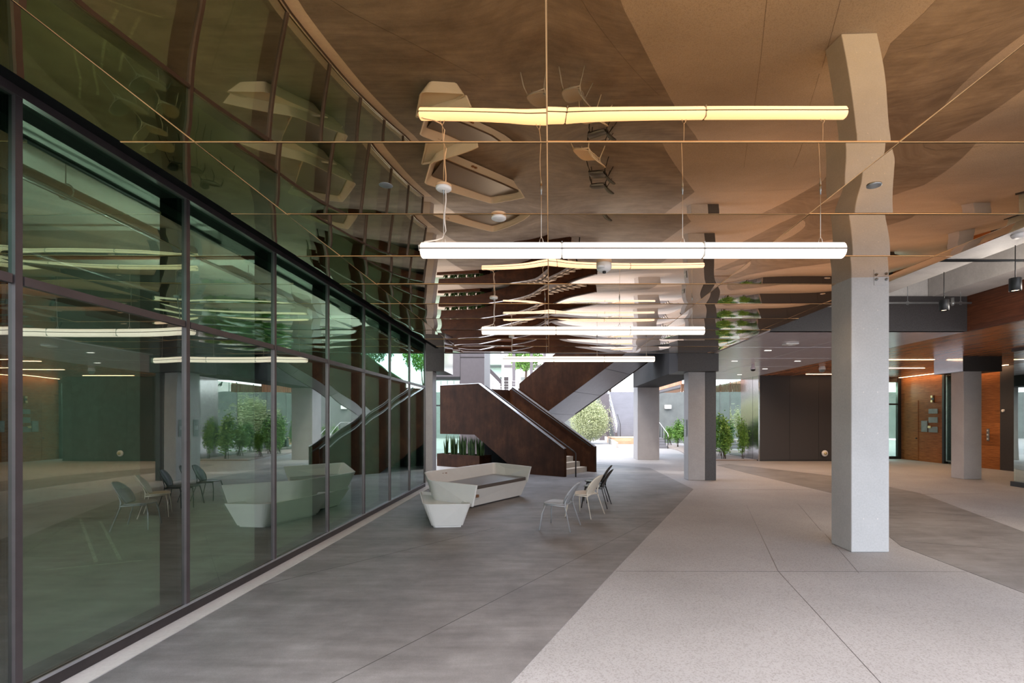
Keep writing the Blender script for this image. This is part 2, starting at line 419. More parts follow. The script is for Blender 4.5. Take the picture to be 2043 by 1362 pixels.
# interior room behind the glass
struct(B('wall_left', M['intwall'], (-11.2, -6, 0, -11, 15.2, 5.5)), 'dim inner wall of the empty room behind the glass', 'wall')
struct(B('floor_inside', M['intfloor'], (-11, -6, -.04, GX - .21, 15.1, .006)), 'dull floor of the empty room behind the glass', 'floor')
struct(B('ceiling_inside', M['conc'], (-11, -6, 4.62, GX - .21, 15.1, 4.78)), 'raw concrete ceiling slab of the room behind the glass', 'ceiling')
struct(B('wall_back_inside', M['intwall'], (-11, 15.1, 0, GX - .6, 15.3, 5.5)), 'end wall of the empty room behind the glass', 'wall')
struct(B('beam_inside', M['conc'], (-11, 7.6, 4.25, GX - .21, 8.1, 4.62)), 'raw concrete beam crossing the room behind the glass', 'beam')
struct(B('beam_inside', M['conc'], (-11, 12.0, 4.25, GX - .21, 12.5, 4.62)), 'second raw concrete beam, at the far end behind the glass', 'beam')
def pipe(name, pts, r, m, label):
    return tag(MB().tube(pts, r, 12).build(name, m), label, 'pipe')
pb = empty('drain_pipe', (0, 0, 0), label='thick black drain pipe hung along the ceiling behind the widest glass bay', cat='pipe')
MB().tube([(-5.35, -3, 4.30), (-5.35, 11.9, 4.30)], .075, 14).build('pipe_run', M['pipeb'], pb)
for yy in (3.6, 4.6, 5.6, 7.3, 9.0, 10.5):
    MB().tube([(-5.35 + .088 * math.cos(t), yy, 4.30 + .088 * math.sin(t)) for t in [k * PI / 8 for k in range(17)]], .008, 6).build('clamp', M['pipe'], pb)
    MB().tube([(-5.35, yy, 4.38), (-5.35, yy, 4.62)], .005, 6).build('hanger_rod', M['pipe'], pb)
ps = empty('sprinkler_pipe', (0, 0, 0), label='thin dark sprinkler pipe above the drain pipe behind the glass', cat='pipe')
MB().tube([(-4.95, -3, 4.44), (-4.95, 11.9, 4.44)], .03, 10).build('pipe_run', M['pipeb'], ps)
MB().box(-5.0, 4.55, 4.40, -4.90, 4.68, 4.48).build('red_coupling', M['pipered'], ps)
MB().lathe([(0, 0), (.02, 0), (.012, .05), (.03, .07), (.012, .09), (.025, .14), (0, .14)], (-4.95, 4.0, 4.28), 10).build('sprinkler_head', M['pipe'], ps)
cpts = [(-6.0, 2.2, 4.13), (-6.0, 3.4, 4.13)] + [(-6.0 + .9 * (1 - math.cos(t)), 3.4 + 1.1 * math.sin(t) * 1.0, 4.13) for t in [k * PI / 16 for k in range(1, 9)]] + [(-5.05, 5.6, 4.12), (-5.05, 7.2, 4.08)]
pipe('conduit', cpts, .022, M['pipe'], 'bent bright steel conduit under the ceiling behind the widest glass bay')
pipe('conduit', [(-7.2, -2, 4.1), (-7.2, 14.9, 4.1)], .03, M['pipe'], 'straight grey conduit deep inside the room behind the glass')
pipe('red_pipe', [(-10.9, 7.45, 4.165), (-4.0, 7.45, 4.165)], .03, M['pipered'], 'dull red pipe along the concrete beam behind the glass')
tp = MB()
def strip(a, b, w=.03):
    a = Vector((*a, 0)); b = Vector((*b, 0)); d = (b - a).normalized(); n = Vector((-d.y, d.x, 0)) * w
    z = Vector((0, 0, .0075)); tp.slab([a + n + z, a - n + z, b - n + z, b + n + z], (0, 0, .001))
q1, q2, q3, q4 = at(160, 1035), at(192, 1122), at(200, 1040), at(240, 1118)
strip(q1, q2, .018); strip(q3, q4, .018); strip(at(80, 1139), at(290, 1118), .02)
tag(tp.build('floor_tape', M['tape']), 'worn pale tape marks on the floor behind the widest glass bay', 'tape')
struct(B('column_inside', M['concd'], (-7.6, 9.4, 0, -7.1, 9.9, 4.62)), 'dim concrete column inside the room behind the glass', 'column')

# ------------------------------------------------------------------ columns
def column(name, x0, y0_, x1, y1, z1, m, label):
    o = MB().box(x0, y0_, 0, x1, y1, z1).build(name, m, bevel=.012)
    return struct(o, label, 'column')
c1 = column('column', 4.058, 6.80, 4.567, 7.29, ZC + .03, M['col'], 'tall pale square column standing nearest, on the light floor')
bp = MB()
bp.box(4.36, 6.793, ZC - .115, 4.545, 6.801, ZC - .005); bp.build('bracket_plate', M['col'], c1)
for xx in (4.385, 4.52):
    MB().lathe([(0, 0), (.018, 0), (.018, .02), (.01, .022), (.01, .035), (0, .035)], (0, 0, 0), 10).build('bolt', M['pipe'], c1, (xx, 6.793, ZC - .04)).rotation_euler = (PI / 2, 0, 0)
th = MB()
for zz in (.45, 1.6, 2.15, 3.0, 3.25):
    for xx in (4.22, 4.41):
        th.tube([(xx, 6.7985, zz), (xx, 6.801, zz)], .008, 8)
th.build('tie_hole', M['conc'], c1)
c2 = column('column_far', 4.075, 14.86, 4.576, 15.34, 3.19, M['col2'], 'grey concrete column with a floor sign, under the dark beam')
struct(B('wall_fin', M['dmetal'], (4.58, 14.86, 0, 4.893, 15.3, 3.18)), 'charcoal metal post fixed beside the column with the floor sign', 'wall panel')
struct(B('beam_1', M['dmetal'], (3.70, 14.56, 3.177, 4.87, 15.65, 5.6)), 'charcoal metal beam box over the column with the floor sign', 'beam')
struct(B('beam_2', M['dgrey'], (3.72, 15.66, 3.21, 4.85, 22.45, 4.4)), 'dark beam running from the column box to the wide pier outside', 'beam')
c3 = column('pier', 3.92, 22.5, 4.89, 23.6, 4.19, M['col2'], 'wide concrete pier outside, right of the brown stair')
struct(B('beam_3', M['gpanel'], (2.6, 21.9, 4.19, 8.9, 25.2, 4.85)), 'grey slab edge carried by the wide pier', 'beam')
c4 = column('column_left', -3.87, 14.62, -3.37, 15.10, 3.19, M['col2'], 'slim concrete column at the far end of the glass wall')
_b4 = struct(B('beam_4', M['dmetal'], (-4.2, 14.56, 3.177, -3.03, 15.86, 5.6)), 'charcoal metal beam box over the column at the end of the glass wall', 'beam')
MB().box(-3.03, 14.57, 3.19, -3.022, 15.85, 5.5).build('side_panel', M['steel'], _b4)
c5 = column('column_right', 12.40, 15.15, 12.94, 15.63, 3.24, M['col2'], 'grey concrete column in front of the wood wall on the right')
bx = struct(B('beam_5', M['dmetal'], (12.38, 15.13, 3.225, 13.53, 16.28, 3.685)), 'dark beam box over the column in front of the wood wall', 'beam')
MB().box(12.368, 15.14, 3.23, 12.379, 16.28, 3.68).build('side_panel', M['steel'], bx)
# B1 sign on the face of column 2 that looks at the glass
sg = empty('floor_sign', (4.066, 15.10, 1.535), label='small dark floor sign on the left face of the second column', cat='sign')
MB().box(-.012, -.13, -.25, 0, .13, .25).build('sign_plate', M['plate'], sg, bevel=.003)
def text(name, body, size, loc, rot, m, parent=None, ext=.002):
    cu = bpy.data.curves.new(name, 'FONT'); cu.body = body; cu.size = size; cu.extrude = ext; cu.align_x = 'CENTER'; cu.align_y = 'CENTER'
    cu.materials.append(m)
    o = bpy.data.objects.new(name, cu); COL.objects.link(o); o.location = loc; o.rotation_euler = rot
    dg = bpy.context.evaluated_depsgraph_get(); me = bpy.data.meshes.new_from_object(o.evaluated_get(dg))
    bpy.data.objects.remove(o)
    o = bpy.data.objects.new(name, me); COL.objects.link(o); o.location = loc; o.rotation_euler = rot
    if parent: o.parent = parent
    return o
text('lettering', 'B1', .17, (-.014, 0, .0), (PI / 2, 0, -PI / 2), M['letter'], sg)

# ------------------------------------------------------------------ tube lights
def tube_light(Y, label, full=True):
    t = empty('tube_light', (0, Y, ZC), label=label, cat='pendant light', group='long tube lights under the mirror ceiling')
    x0, L, r = -1.053, 3.468, .0635
    zc = 3.167 - ZC
    seg = L / 3
    for k in range(3):
        a, b = x0 + seg * k + .004, x0 + seg * (k + 1) - .004
        for sgn in (1, -1):
            prof = []
            for q in range(11):
                th = PI * q / 10
                prof.append((r * math.cos(th), sgn * (.006 + (r - .006) * math.sin(th))))
            vs = []; fs = []; n = len(prof)
            ins = [(a, .0), (a, 1.0), (b, 1.0), (b, 0.0)]
            rings = [(a, .86), (a + .008, 1), (b - .008, 1), (b, .86)]
            for xx, sc in rings:
                for (yy, zz) in prof: vs.append((xx, yy * sc, zc + zz * (sc if abs(zz) > .01 else 1)))
            for i in range(3):
                for q in range(n - 1):
                    fs.append((i * n + q, i * n + q + 1, (i + 1) * n + q + 1, (i + 1) * n + q))
                fs.append((i * n + n - 1, i * n, (i + 1) * n, (i + 1) * n + n - 1))
            fs.append(tuple(range(n))); fs.append(tuple(range(3 * n, 4 * n)))
            mb = MB().add(vs, fs[:-2], True); mb.add([vs[i] for i in range(n)], [tuple(range(n))]); mb.add([vs[3 * n + i] for i in range(n)], [tuple(range(n))])
            mb.build('diffuser', M['tube'], t)
    MB().box(x0 - .002, -r * .96, zc - .0045, x0 + L + .002, r * .96, zc + .0045).build('spine', M['frame'], t)
    for k in (1, 2):
        MB().box(x0 + seg * k - .003, -r * .9, zc - r * .9, x0 + seg * k + .003, r * .9, zc + r * .9).build('joiner', M['pipe'], t)
    for wx in (-.867, -.066, 1.093, 2.224):
        w = MB().tube([(wx, 0, zc + .10), (wx, 0, -.01)], .0028, 6)
        w.tube([(wx - .018, 0, zc + r - .004), (wx - .012, 0, zc + .09), (wx, 0, zc + .115)], .0026, 6)
        w.tube([(wx + .018, 0, zc + r - .004), (wx + .012, 0, zc + .09), (wx, 0, zc + .115)], .0026, 6)
        w.build('suspension_wire', M['wire'], t)
        MB().lathe([(.0, 0), (.009, 0), (.009, -.035), (.005, -.05), (.005, -.07), (0, -.07)], (wx, 0, -.004), 10).build('wire_grip', M['pipe'], t)
    cx = -.867
    cp = [(cx + .012, 0, -.02)] + [(cx + .012 + .006 * math.sin(k), .004, -.02 - k * .05) for k in range(1, 8)] + [(cx - .01, 0, zc + .10), (cx - .06, -.02, zc + .078), (x0 + .04, -.03, zc + .062), (x0 - .012, -.03, zc + .03), (x0 - .012, -.01, zc + .0), (x0 + .005, 0, zc)]
    MB().tube(cp, .006, 8).build('power_cord', M['cord'], t)
    MB().lathe([(0, -.03), (.055, -.03), (.064, -.022), (.064, 0), (0, 0)], (cx, 0, -.008), 24).build('canopy', M['wpl'], t)
    return t
T1 = tube_light(4.152, 'nearest long lit tube light hung below the mirror ceiling')
for Y, lab in ((7.889, 'second long lit tube light from the camera, above the chairs'), (11.60, 'third and farthest long lit tube light, in front of the brown stair')):
    c = copy_tree(T1); c.location.y = Y; c['label'] = lab

# ------------------------------------------------------------------ right side shell
ZW = 3.68
struct(B('ceiling_grey', M['gmetal'], (4.745, 10.9, ZW, 9.0, 24.0, ZW + .1)), 'glossy grey metal soffit between the mirror ceiling and the wood soffit', 'ceiling')
gs = MB()
for yy in (13.3, 15.7, 18.1, 20.5): gs.box(4.75, yy - .006, ZW - .002, 8.99, yy + .006, ZW + .01)
gs.box(6.85, 10.92, ZW - .002, 6.862, 23.9, ZW + .01)
gso = gs.build('soffit_joint', M['cap']); gso.parent = bpy.data.objects['ceiling_grey']
struct(B('ceiling_wood', M['wood'], (9.0, 2.5, ZW, 16.2, 24.0, ZW + .12)), 'glossy walnut board soffit on the right', 'ceiling')
struct(B('wall_fascia', M['dmetal'], (4.75, 10.88, ZW, 8.98, 11.0, 4.435)), 'black fascia above the grey metal soffit', 'fascia')
struct(B('wall_wood_fascia', M['woodf'], (8.985, 2.5, ZW - .001, 9.08, 11.0, 4.64)), 'dark walnut fascia along the edge of the wood soffit', 'fascia')
struct(B('wall_upper', M['conc'], (4.75, 11.02, 4.3, 9.3, 11.3, 5.4)), 'raw concrete wall above the black fascia', 'wall')
struct(B('ceiling_slab', M['conc'], (4.75, 4.5, 5.4, 9.4, 11.3, 5.6)), 'raw concrete slab over the open gap in the ceiling', 'ceiling')
struct(B('beam_6', M['conc'], (5.2, -1.4, 4.2, 6.5, 11.0, 5.4)), 'raw concrete beam beside the edge of the mirror ceiling', 'beam')
struct(B('beam_7', M['conc'], (8.24, -1.4, 4.43, 8.96, 11.0, 5.4)), 'raw concrete beam just above the walnut fascia', 'beam')
# back wall
wb = struct(B('wall_back', M['dmetal'], (9.06, 21.8, 0, 14.6, 22.2, ZW)), 'charcoal metal panel wall at the back of the hall', 'wall')
wj = MB()
for xx in (10.35, 11.6, 12.85, 14.1): wj.box(xx - .006, 21.795, .02, xx + .006, 21.801, ZW)
wj.build('panel_joint', M['black'], wb)
struct(B('baseboard_back', M['black'], (9.06, 21.78, 0, 14.6, 21.8, .06)), 'black skirting at the foot of the charcoal back wall', 'baseboard')
wsn = struct(B('wall_steel', M['steel'], (9.0, 21.8, 0, 9.059, 23.8, ZW)), 'polished steel corner panel at the end of the charcoal wall', 'wall')
MB().box(8.996, 22.4, 0, 9.001, 22.41, ZW).build('panel_joint', M['frame'], wsn)
wg = empty('window_20', (0, 0, 0), label='mirror like glazing beside the green shrubs, past the steel panel', cat='window', kind='structure')
for k in range(5):
    pane(23.85 + 1.5 * k, 25.33 + 1.5 * k, .05, ZW - .05, wg, .004, M['glass2'], 9.05)
    MB().box(9.03, 25.33 + 1.5 * k, .0, 9.08, 25.36 + 1.5 * k, ZW).build('mullion', M['frame'], wg)
struct(B('wall_block', M['intwall'], (9.7, 22.2, 0, 14.3, 33, ZW)), 'dark core behind the mirror like glazing', 'wall')
# door at far right of back wall
d1 = empty('door_1', (0, 0, 0), label='glazed door with black frame between the charcoal wall and the wood wall', cat='door', kind='structure')
MB().box(14.9, 23.0, 0, 15.95, 23.1, .12).build('bottom_rail', M['black'], d1)
MB().box(14.9, 23.0, ZW - .2, 15.95, 23.1, ZW).build('top_rail', M['black'], d1)
MB().box(15.82, 22.98, 0, 15.97, 23.12, ZW).build('stile', M['black'], d1)
MB().box(14.9, 22.98, 0, 15.05, 23.12, ZW).build('stile', M['black'], d1)
MB().box(15.05, 23.0, 2.45, 15.82, 23.1, 2.52).build('transom', M['black'], d1)
MB().box(15.05, 23.03, .12, 15.82, 23.06, 3.5).build('glass_pane', M['glass3'], d1)
struct(B('wall_lobby', M['bwhite'], (14.6, 25.5, 0, 16.2, 25.7, ZW)), 'pale lobby wall behind the glazed door', 'wall')
# right wall, X=16
ww = struct(B('wall_right', M['woodw'], (16.0, 20.6, 0, 16.2, 23.1, ZW)), 'oak clad wall section carrying the plaques', 'wall')
struct(B('wall_right_panel', M['woodw'], (16.0, 17.95, 0, 16.2, 19.75, ZW)), 'oak clad wall section behind the right hand column', 'wall')
dd = struct(MB().box(15.985, 21.95, .02, 15.999, 22.84, 2.62).build('door_2', M['woodw']), 'oak faced flush door in the wall with the plaques', 'door')
MB().box(15.94, 22.0, .95, 15.985, 22.06, 1.0).build('door_handle', M['black'], dd)
w2 = empty('window_21', (0, 0, 0), label='narrow dark green glazed strip between the two oak wall sections', cat='window', kind='structure')
MB().box(16.02, 19.95, .1, 16.05, 20.5, ZW - .1).build('glass_pane', M['glass2'], w2)
for a, b in ((19.75, 19.95), (20.5, 20.6)): MB().box(15.98, a, 0, 16.15, b, ZW).build('mullion', M['black'], w2)
struct(B('wall_shaft', M['intwall'], (16.3, 15.0, 0, 16.5, 23.2, ZW)), 'dark space behind the narrow glazing', 'wall')
struct(B('wall_dark_panel', M['dmetal'], (15.98, 17.3, 0, 16.2, 17.95, ZW)), 'dark metal wall panel right of the oak cladding', 'wall')
# wall bits
def onwall(px, py):
    Y = 16.0 * F / (px - VX); return Y, H + (VY - py) * Y / F
for (px, pya, pyb, wpx, lab, mm) in ((1863, 815, 825, 18, 'topmost grey plaque on the oak wall', 'plate'), (1863, 832, 843, 18, 'middle grey plaque on the oak wall', 'plate'), (1863, 851, 862, 18, 'lowest grey plaque on the oak wall, beside the brass fitting', 'plate')):
    ya, za = onwall(px - wpx / 2, pyb); yb, zb = onwall(px + wpx / 2, pya)
    tag(MB().box(15.965, yb, min(za, zb), 15.998, ya, max(za, zb)).build('wall_plaque', M[mm], bevel=.004), lab, 'plaque', 'grey plaques on the oak wall')
ya, za = onwall(1840, 861); yb, zb = onwall(1852, 839)
e = empty('notice_panel', (15.97, (ya + yb) / 2, (za + zb) / 2), label='tall grey notice panel on the oak wall, left of the plaques', cat='panel')
hw, hh = abs(ya - yb) / 2, abs(za - zb) / 2
MB().box(-.02, -hw, -hh, .028, hw, hh).build('panel', M['plate'], e, bevel=.004)
ln = MB()
for k in range(5): ln.box(-.023, -hw * .7, hh * (.6 - .28 * k), -.02, hw * .7, hh * (.6 - .28 * k) + .02)
ln.build('raised_bar', M['pipe'], e)
ya, za = onwall(1859, 802); yb, zb = onwall(1865, 789)
e = empty('wall_bracket', (15.97, (ya + yb) / 2, (za + zb) / 2), label='small brass bracket fitting above the plaques on the oak wall', cat='fitting')
MB().box(-.05, -.05, -.14, .028, .05, -.05).build('lower_arm', M['brass'], e); MB().box(-.05, -.05, .05, .028, .05, .14).build('upper_arm', M['brass'], e); MB().box(.0, -.06, -.15, .028, .06, .15).build('back_plate', M['black'], e)
ya, za = onwall(1857, 852)
tag(MB().box(15.93, ya - .07, za - .04, 15.998, ya + .09, za + .06).build('brass_latch', M['brass'], bevel=.01), 'bright brass latch between the notice panel and the plaques', 'fitting')
ya, za = onwall(1972, 867)
e = empty('call_panel', (15.98, ya, za), label='steel lift call panel with round buttons on the oak wall behind the column', cat='panel')
MB().box(-.01, -.05, -.22, .018, .05, .22).build('plate', M['pipe'], e, bevel=.003)
for k in (-.15, .0, .15): MB().tube([(-.02, 0, k), (-.008, 0, k)], .03, 14).build('button', M['wpl'], e)
ya, za = onwall(2004, 819)
tag(MB().tube([(15.93, ya, za), (15.978, ya, za)], .05, 20).build('door_buzzer', M['wpl']), 'white round button on the dark panel right of the oak wall', 'button')
# round valve cap at the back wall
vx, vy = (1645 - VX) * 21.74 / F, 21.74
e = empty('hydrant_outlet', (vx, vy, H + (VY - 904) * 21.74 / F), label='round white hydrant outlet low on the charcoal back wall', cat='outlet')
MB().lathe([(0, .0), (.13, .0), (.135, .03), (.11, .06), (0, .06)], (0, 0, 0), 24).build('flange', M['wpl'], e).rotation_euler = (PI / 2, 0, 0)
MB().lathe([(0, .05), (.06, .05), (.06, .10), (.03, .12), (0, .12)], (0, 0, 0), 16).build('cap', M['brass'], e).rotation_euler = (PI / 2, 0, 0)

# glass box on the far right
gb = empty('glass_enclosure', (0, 0, 0), label='green glass enclosure on a black plinth at the far right', cat='glass box')
gx, gy = 12.46, 13.6
MB().box(gx - .06, 8.6, .0, gx + 2.4, gy + .02, .13).build('plinth', M['black'], gb)
for k in range(3):
    pane(gy - 1.6 * (k + 1) + .02, gy - 1.6 * k - .02, .13, 3.60, gb, .0015, M['glass2'], gx + .02)
    MB().box(gx - .01, gy - 1.6 * (k + 1) - .02, .13, gx + .05, gy - 1.6 * (k + 1) + .02, 3.60).build('mullion', M['frame'], gb)
MB().box(gx + .02, gy - .02, .13, gx + 2.4, gy, 3.60).build('end_pane', M['glass2'], gb)
MB().box(gx - .03, 8.6, 3.60, gx + 2.4, gy + .02, ZW - .001).build('head_frame', M['frame'], gb)
MB().box(gx + .06, 8.8, 2.55, gx + .10, gy - .05, 2.60).build('inner_rail', M['frame'], gb)
MB().box(gx + 1.2, 8.8, .131, gx + 1.25, gy - .05, 3.55).build('lining', M['lining'], gb)

# linear lights in the wood soffit
def lin(name, x0, y0_, x1, y1, m, lab, cat, group, z=ZW):
    e = empty(name, ((x0 + x1) / 2, (y0_ + y1) / 2, z), label=lab, cat=cat, group=group)
    a, b = (x1 - x0) / 2, (y1 - y0_) / 2
    MB().box(-a, -b, -.008, a, b, -.001).build('lens', m, e)
    MB().box(-a - .012, -b - .012, -.004, a + .012, b + .012, -.0005).build('trim', M['frame'], e)
    return e
G1 = 'slot lights in the wood soffit'
lin('slot_light', 9.8, 15.97, 12.16, 16.03, M['strip'], 'lit slot light in the wood soffit, left of the right hand beam box', 'slot light', G1)
lin('slot_light', 11.4, 18.6, 13.8, 18.66, M['strip'], 'lit slot light in the wood soffit, between the other two cross slots', 'slot light', G1)
lin('slot_light', 10.7, 21.07, 12.9, 21.13, M['strip'], 'lit slot light in the wood soffit close to the charcoal back wall', 'slot light', G1)
lin('slot_light', 15.80, 17.5, 15.88, 22.9, M['strip'], 'lit slot light running along the top of the oak wall', 'slot light', G1)
G2 = 'small lights in the grey soffit'
sm_pos = [(6.0, 13.9, 'nearest small lit slot in the grey metal soffit'), (6.0, 16.4, 'small lit slot in the grey soffit, left of the hanging camera'), (8.04, 16.4, 'small lit slot in the grey soffit by the edge of the wood soffit'),
          (8.05, 18.9, 'small lit slot in the grey soffit above the charcoal wall'), (8.0, 21.3, 'small lit slot in the grey soffit nearest the steel corner')]
for (x, y, lab) in sm_pos: lin('small_slot_light', x - .09, y - .03, x + .09, y + .03, M['cool'], lab, 'slot light', G2)
e = empty('ceiling_detector', (6.0, 12.6, ZW), label='white square detector on the grey metal soffit', cat='detector')
MB().box(-.16, -.12, -.035, .16, .12, -.002).build('body', M['wpl'], e, bevel=.01); MB().lathe([(0, -.05), (.05, -.05), (.06, -.034), (0, -.034)], (0, 0, 0), 16).build('sensor', M['wpl'], e)
e = empty('dome_camera', (9.7, 18.0, ZW), label='white dome camera hanging from the wood soffit', cat='camera')
MB().lathe([(0, 0), (.09, 0), (.10, -.03), (.11, -.08), (.11, -.12), (0, -.12)], (0, 0, 0), 20).build('housing', M['wpl'], e)
MB().lathe([(.10, -.12), (.095, -.17), (.06, -.21), (0, -.225)], (0, 0, 0), 20).build('dome', M['plate'], e)
e = empty('dome_camera', (7.0, 17.4, ZW), label='grey dome in place of a camera reflection at the grey metal soffit', cat='camera')  # modelled dome imitates a reflected camera
MB().lathe([(0, 0), (.05, 0), (.05, -.10), (.08, -.12), (.09, -.17), (0, -.17)], (0, 0, 0), 20).build('housing', M['gmetal'], e)
MB().lathe([(.08, -.17), (.07, -.22), (0, -.24)], (0, 0, 0), 20).build('dome', M['black'], e)

# pendants in the open gap
def cyl_pendant(x, y, zc, lab):
    e = empty('cylinder_pendant', (x, y, zc), label=lab, cat='pendant light', group='black cylinder pendants under the concrete beam')
    MB().lathe([(0, .09), (.066, .09), (.07, .085), (.07, -.085), (.062, -.09), (.058, -.07), (0, -.07)], (0, 0, 0), 24).build('shade', M['black'], e)
    MB().lathe([(0, -.071), (.058, -.071), (.058, -.074), (0, -.074)], (0, 0, 0), 20).build('lens', M['spot'], e)
    MB().tube([(0, 0, .085), (0, 0, 4.2 - zc)], .006, 8).build('stem', M['black'], e)
    return e
cyl_pendant(6.47, 8.30, 3.655, 'black cylinder pendant in front of the black fascia')
cyl_pendant(6.47, 7.03, 3.655, 'black cylinder pendant nearest the right edge, before the walnut fascia')
e = empty('sprinkler_line', (0, 0, 0), label='thin grey sprinkler pipe crossing in front of the black fascia', cat='pipe')
MB().tube([(4.85, 10.5, 4.20), (8.75, 10.5, 4.20)], .022, 10).build('pipe_run', M['pipe'], e)
for xx in (7.43, 8.53):
    MB().tube([(xx, 10.5, 4.23), (xx, 10.5, 4.75)], .006, 6).build('hanger_rod', M['pipe'], e)
    MB().tube([(xx + .035 * math.cos(t), 10.5, 4.20 + .035 * math.sin(t)) for t in [k * PI / 6 for k in range(13)]], .006, 6).build('hanger_ring', M['pipe'], e)
MB().lathe([(0, .10), (.03, .10), (.03, .02), (.045, 0), (.045, -.03), (.02, -.07), (0, -.07)], (8.33, 10.46, 4.20), 12).build('sprinkler_head', M['pipe'], e)
tag(MB().tube([(6.5, 7.64, 4.18), (5.6, 7.64, 4.18), (8.25, 7.64, 4.18), (8.98, 7.64, 4.18)][1:], .02, 8).build('black_conduit', M['pipeb']), 'black conduit crossing under the concrete beams', 'pipe')
tag(MB().lathe([(0, -.05), (.07, -.05), (.09, -.02), (.09, 0), (0, 0)], (6.13, 6.6, 4.2), 20).build('alarm_beacon', M['wpl']), 'white round detector under the concrete beam at the right edge', 'detector')

# ------------------------------------------------------------------ overhead mass
struct(B('roof', M['concd'], (-22, 2.2, 5.6, 4.75, 14.75, 8)), 'building mass above the hall', 'roof')
struct(B('roof_right', M['concd'], (9.4, -1.4, 4.7, 24, 24.0, 8)), 'building mass above the right side of the hall', 'roof')
struct(B('roof_rear', M['concd'], (4.75, 11.3, 5.4, 9.4, 24.0, 8)), 'building mass above the grey metal soffit', 'roof')
struct(B('wall_end_left', M['intwall'], (-11.2, -6.2, 0, GX - .22, -6.0, 5.5)), 'near end wall of the room behind the glass', 'wall')
struct(B('wall_far_right', M['intwall'], (16.2, 2.4, 0, 16.4, 17.3, ZW)), 'dark wall beyond the glass enclosure', 'wall')

# ------------------------------------------------------------------ bench
bench = empty('bench', (0, 0, 0), label='white angular moulded bench with a taupe pad, beside the glass wall', cat='bench')
def inset(poly, d):
    n = len(poly); out = []
    for i in range(n):
        p0, p1, p2 = Vector(poly[i - 1]), Vector(poly[i]), Vector(poly[(i + 1) % n])
        d1 = (p1 - p0).normalized(); d2 = (p2 - p1).normalized()
        n1 = Vector((-d1.y, d1.x)); n2 = Vector((-d2.y, d2.x))
        b = (n1 + n2); b = b / max(.2, b.dot(n1)); out.append(p1 + b * d)
    return [tuple(p) for p in out]
def shell(bot, top, z0, z1, t, zf):
    n = len(bot); ti = inset(top, t); ff = (zf - z0) / (z1 - z0)
    fi = inset([tuple(Vector(bot[i]).lerp(Vector(top[i]), ff)) for i in range(n)], t)
    vs = [(p[0], p[1], z0) for p in bot] + [(p[0], p[1], z1) for p in top] + [(p[0], p[1], z1) for p in ti] + [(p[0], p[1], zf) for p in fi]
    fs = [tuple(range(n - 1, -1, -1))]
    for i in range(n):
        j = (i + 1) % n
        fs += [(i, j, n + j, n + i), (n + i, n + j, 2 * n + j, 2 * n + i), (2 * n + i, 2 * n + j, 3 * n + j, 3 * n + i)]
    fs.append(tuple(range(3 * n, 4 * n)))
    return MB().add(vs, fs)
def rounded(poly, r, k=5):
    out = []; n = len(poly)
    for i in range(n):
        p0, p1, p2 = Vector(poly[i - 1]), Vector(poly[i]), Vector(poly[(i + 1) % n])
        a = p1 + (p0 - p1).normalized() * r; b = p1 + (p2 - p1).normalized() * r
        for q in range(k + 1):
            t = q / k; out.append(tuple((1 - t) ** 2 * a + 2 * t * (1 - t) * p1 + t * t * b))
    return out
tray_t = rounded([(-2.05, 8.20), (-1.235, 8.24), (-2.15, 9.55), (-2.50, 9.72)], .14)
tray_b = rounded([(-1.93, 8.30), (-1.40, 8.36), (-2.10, 9.40), (-2.30, 9.50)], .09)
shell(tray_b, tray_t, .035, .41, .022, .355).build('side_table', M['white'], bench, bevel=.008)
main_t = rounded([(-2.05, 9.16), (-.49, 11.87), (-1.40, 12.62), (-2.50, 10.40)], .06)
main_b = rounded([(-2.02, 9.42), (-.64, 11.76), (-1.36, 12.40), (-2.28, 10.40)], .06)
shell(main_b, main_t, .035, .375, .03, .30).build('seat_base', M['white'], bench, bevel=.008)
pb_ = [(-1.86, 8.42), (-1.42, 8.45), (-2.06, 9.40)]
MB().prism(inset(rounded([(-1.93, 8.30), (-1.40, 8.36), (-2.10, 9.40), (-2.30, 9.50)], .09), .03), 0.0045, .04).build('foot', M['white'], bench)
MB().prism(inset(main_b, .04), 0.0045, .04).build('foot', M['dmetal'], bench)
cu = inset(main_t, .02)
MB().prism(rounded([(-1.98, 9.34), (-.535, 11.80), (-1.38, 12.50), (-2.43, 10.40)], .05), .372, .445).build('seat_pad', M['cushion'], bench, bevel=.012, seg=3)
bb = [(-1.285, 8.40), (-2.06, 9.02), (-2.44, 10.40), (-1.38, 12.58), (-.50, 11.80)]
bt = [(-1.195, 8.34), (-2.17, 9.05), (-2.60, 10.50), (-1.39, 12.84), (-.405, 11.70)]
def smoothline(pl, r=.16, k=6):
    out = [Vector(pl[0])]
    for i in range(1, len(pl) - 1):
        p0, p1, p2 = Vector(pl[i - 1]), Vector(pl[i]), Vector(pl[i + 1])
        a = p1 + (p0 - p1).normalized() * r; b = p1 + (p2 - p1).normalized() * r
        for q in range(k + 1):
            t = q / k; out.append((1 - t) ** 2 * a + 2 * t * (1 - t) * p1 + t * t * b)
    out.append(Vector(pl[-1])); return out
def offs(pl, d):
    out = []
    for i in range(len(pl)):
        a = pl[max(i - 1, 0)]; b = pl[min(i + 1, len(pl) - 1)]; t = (b - a).normalized()
        out.append(pl[i] + Vector((t.y, -t.x)) * d)
    return out
lo, hi = smoothline(bb), smoothline(bt); loi, hii = offs(lo, .045), offs(hi, .030)
n = len(lo); vs = [(p.x, p.y, .33) for p in lo] + [(p.x, p.y, .70) for p in hi] + [(p.x, p.y, .70) for p in hii] + [(p.x, p.y, .33) for p in loi]
fs = []
for i in range(n - 1):
    for k in range(4):
        k2 = (k + 1) % 4; fs.append((k * n + i, k * n + i + 1, k2 * n + i + 1, k2 * n + i))
